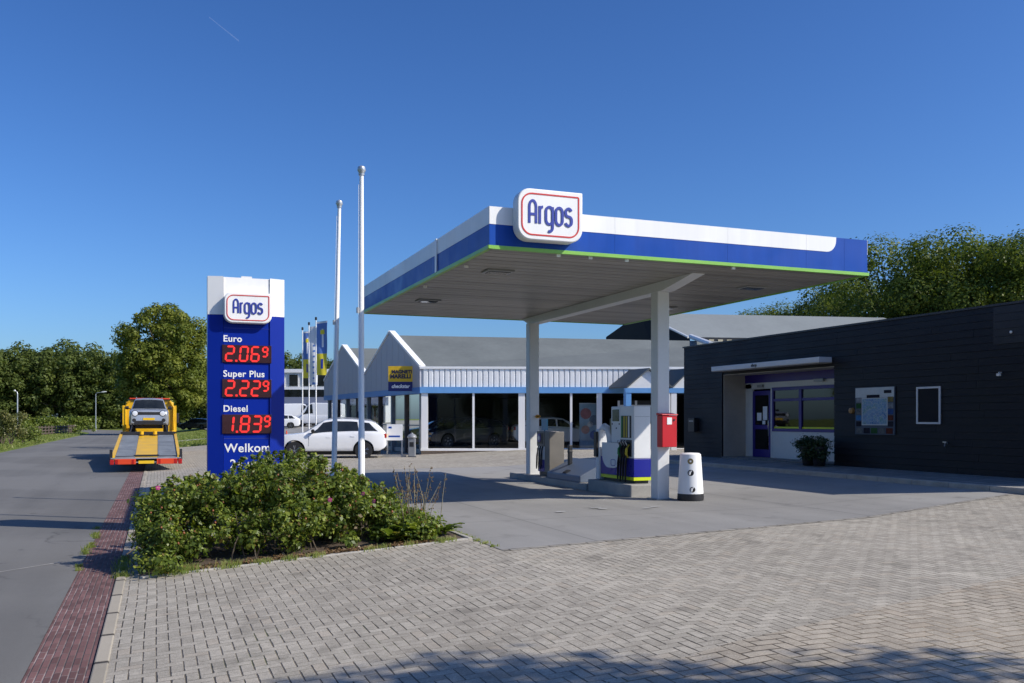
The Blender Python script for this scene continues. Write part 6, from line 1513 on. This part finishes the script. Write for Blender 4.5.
# grass tufts and litter along the bed edge
def blades(name, spots, per, h, mat, seed):
    rs = np.random.RandomState(seed); C = []; V = []; Fs = []
    for (x, y, r, hh) in spots:
        for i in range(int(per*r*10)):
            px_, py_ = x+rs.normal()*r, y+rs.normal()*r*.5; z = zg(px_)+.0; an = rs.uniform(0, 6.28); l = h*hh*rs.uniform(.5, 1.2); bx, by = math.cos(an)*l*rs.uniform(.1, .7), math.sin(an)*l*rs.uniform(.1, .7); w_ = .004
            n = len(V); V += [(px_-w_, py_, z), (px_+w_, py_, z), (px_+bx*.4+w_*.7, py_+by*.4, z+l*.7), (px_+bx*.4-w_*.7, py_+by*.4, z+l*.7), (px_+bx, py_+by, z+l)]; Fs += [(n, n+1, n+2, n+3), (n+3, n+2, n+4)]
    q = MB(); q.add(V, Fs); return tag(q.build(name, mat), None, None, None, 'stuff')
rs = np.random.RandomState(12)
sp_ = [(.30, 12.04, .12, .8), (.10, 12.05, .08, .7), (.85, 12.02, .07, .7)]+[(rs.uniform(1.2, 3.9), 12.03, .05, .5) for _ in range(12)]+[(4.1, 11.2+.3*k, .03, .3) for k in range(8)]+[(-.97+rs.normal()*.02, 13+rs.rand()*5, .03, .35) for k in range(16)]+[(-.42, 12.2+rs.rand()*2.5, .05, .5) for k in range(8)]
tag(blades('grass', sp_, 130, .15, M['lf_grass'], 5), 'grass tufts along the edge of the bed')
vs = []
C = np.stack([rs.uniform(.2, 3.6, 1500), 12.12+np.abs(rs.normal(size=1500))*.16-.10, np.zeros(1500)], 1); C[:, 2] = [zg(x)+.03+.012*rs.rand() for x in C[:, 0]]
N = rs.normal(size=(1500, 3))*.45+np.array([0, 0, 1]); tag(leaves_mesh('leaf_litter', C, N, .045, M['lf_litter'], .6, None, rs=rs), 'dry fallen leaves along the front of the bed', None, None, 'stuff')
# rough verge grass
rs = np.random.RandomState(14); n = 26000
x = -8.75-np.abs(rs.normal(size=n))*7-rs.rand(n)*.3; y = rs.uniform(20, 130, n)**1.0; C = np.stack([x, y, np.full(n, -.22)], 1); N = rs.normal(size=(n, 3)); N[:, 2] *= .25
tag(leaves_mesh('verge_grass', C, N, .30, M['lf_grass'], .16, None, rs=rs), 'rough grass along the far side of the road', None, None, 'stuff')
n = 9000; x = rs.uniform(-.3, 5.4, n); y = rs.uniform(63, 110, n); C = np.stack([x, y, np.array([zg(a, b)+.03 for a, b in zip(x, y)])], 1); N = rs.normal(size=(n, 3)); N[:, 2] *= .3
tag(leaves_mesh('lawn_grass', C, N, .2, M['lf_grass'], .18, None, rs=rs), 'lawn beside the road beyond the truck', None, None, 'stuff')
# pale cycle path on the verge
q = MB(); pp = [(-24, 40), (-22, 60), (-20, 76), (-15, 92), (-12.6, 104)]
for (xa, ya), (xb, yb) in zip(pp, pp[1:]): q.add([(xa-.8, ya, -.28), (xa+.8, ya, -.28), (xb+.8, yb, -.28), (xb-.8, yb, -.28)], [(0, 1, 2, 3)])
struct(q.build('footpath', M['conc_lt']))
# faint contrail far up
def contrail():
    m, nt, b = new_mat('vapour'); t = NT(nt); nt.nodes.remove(b); tr = t.n('ShaderNodeBsdfTransparent'); df = t.n('ShaderNodeBsdfDiffuse'); df.inputs[0].default_value = (.9, .9, .9, 1); tl = t.n('ShaderNodeBsdfTranslucent'); ad = t.n('ShaderNodeAddShader'); t.l(df.outputs[0], ad.inputs[0]); t.l(tl.outputs[0], ad.inputs[1])
    mx = t.n('ShaderNodeMixShader'); t.l(t.ramp(t.noise(t.coord(), .004, 4), [(.2, .03), (.8, .09)]), mx.inputs[0]); t.l(tr.outputs[0], mx.inputs[1]); t.l(ad.outputs[0], mx.inputs[2]); t.l(mx.outputs[0], nt.nodes['Material Output'].inputs[0]); return m
def hi(px, py, Y): a, b, _ = at(px, Y); return Vector((a, b, EYE+(HZ-py)/F*Y))
p0, p1 = hi(209, 17, 12000), hi(239, 41, 10500); q = MB(); u = Vector((0, 0, 1)); q.add([tuple(p0-u*6), tuple(p1-u*10), tuple(p1+u*10), tuple(p0+u*6)], [(0, 1, 2, 3)])
q.v = [tuple(v) for v in q.v]; struct(q.build('sky_contrail', contrail()))
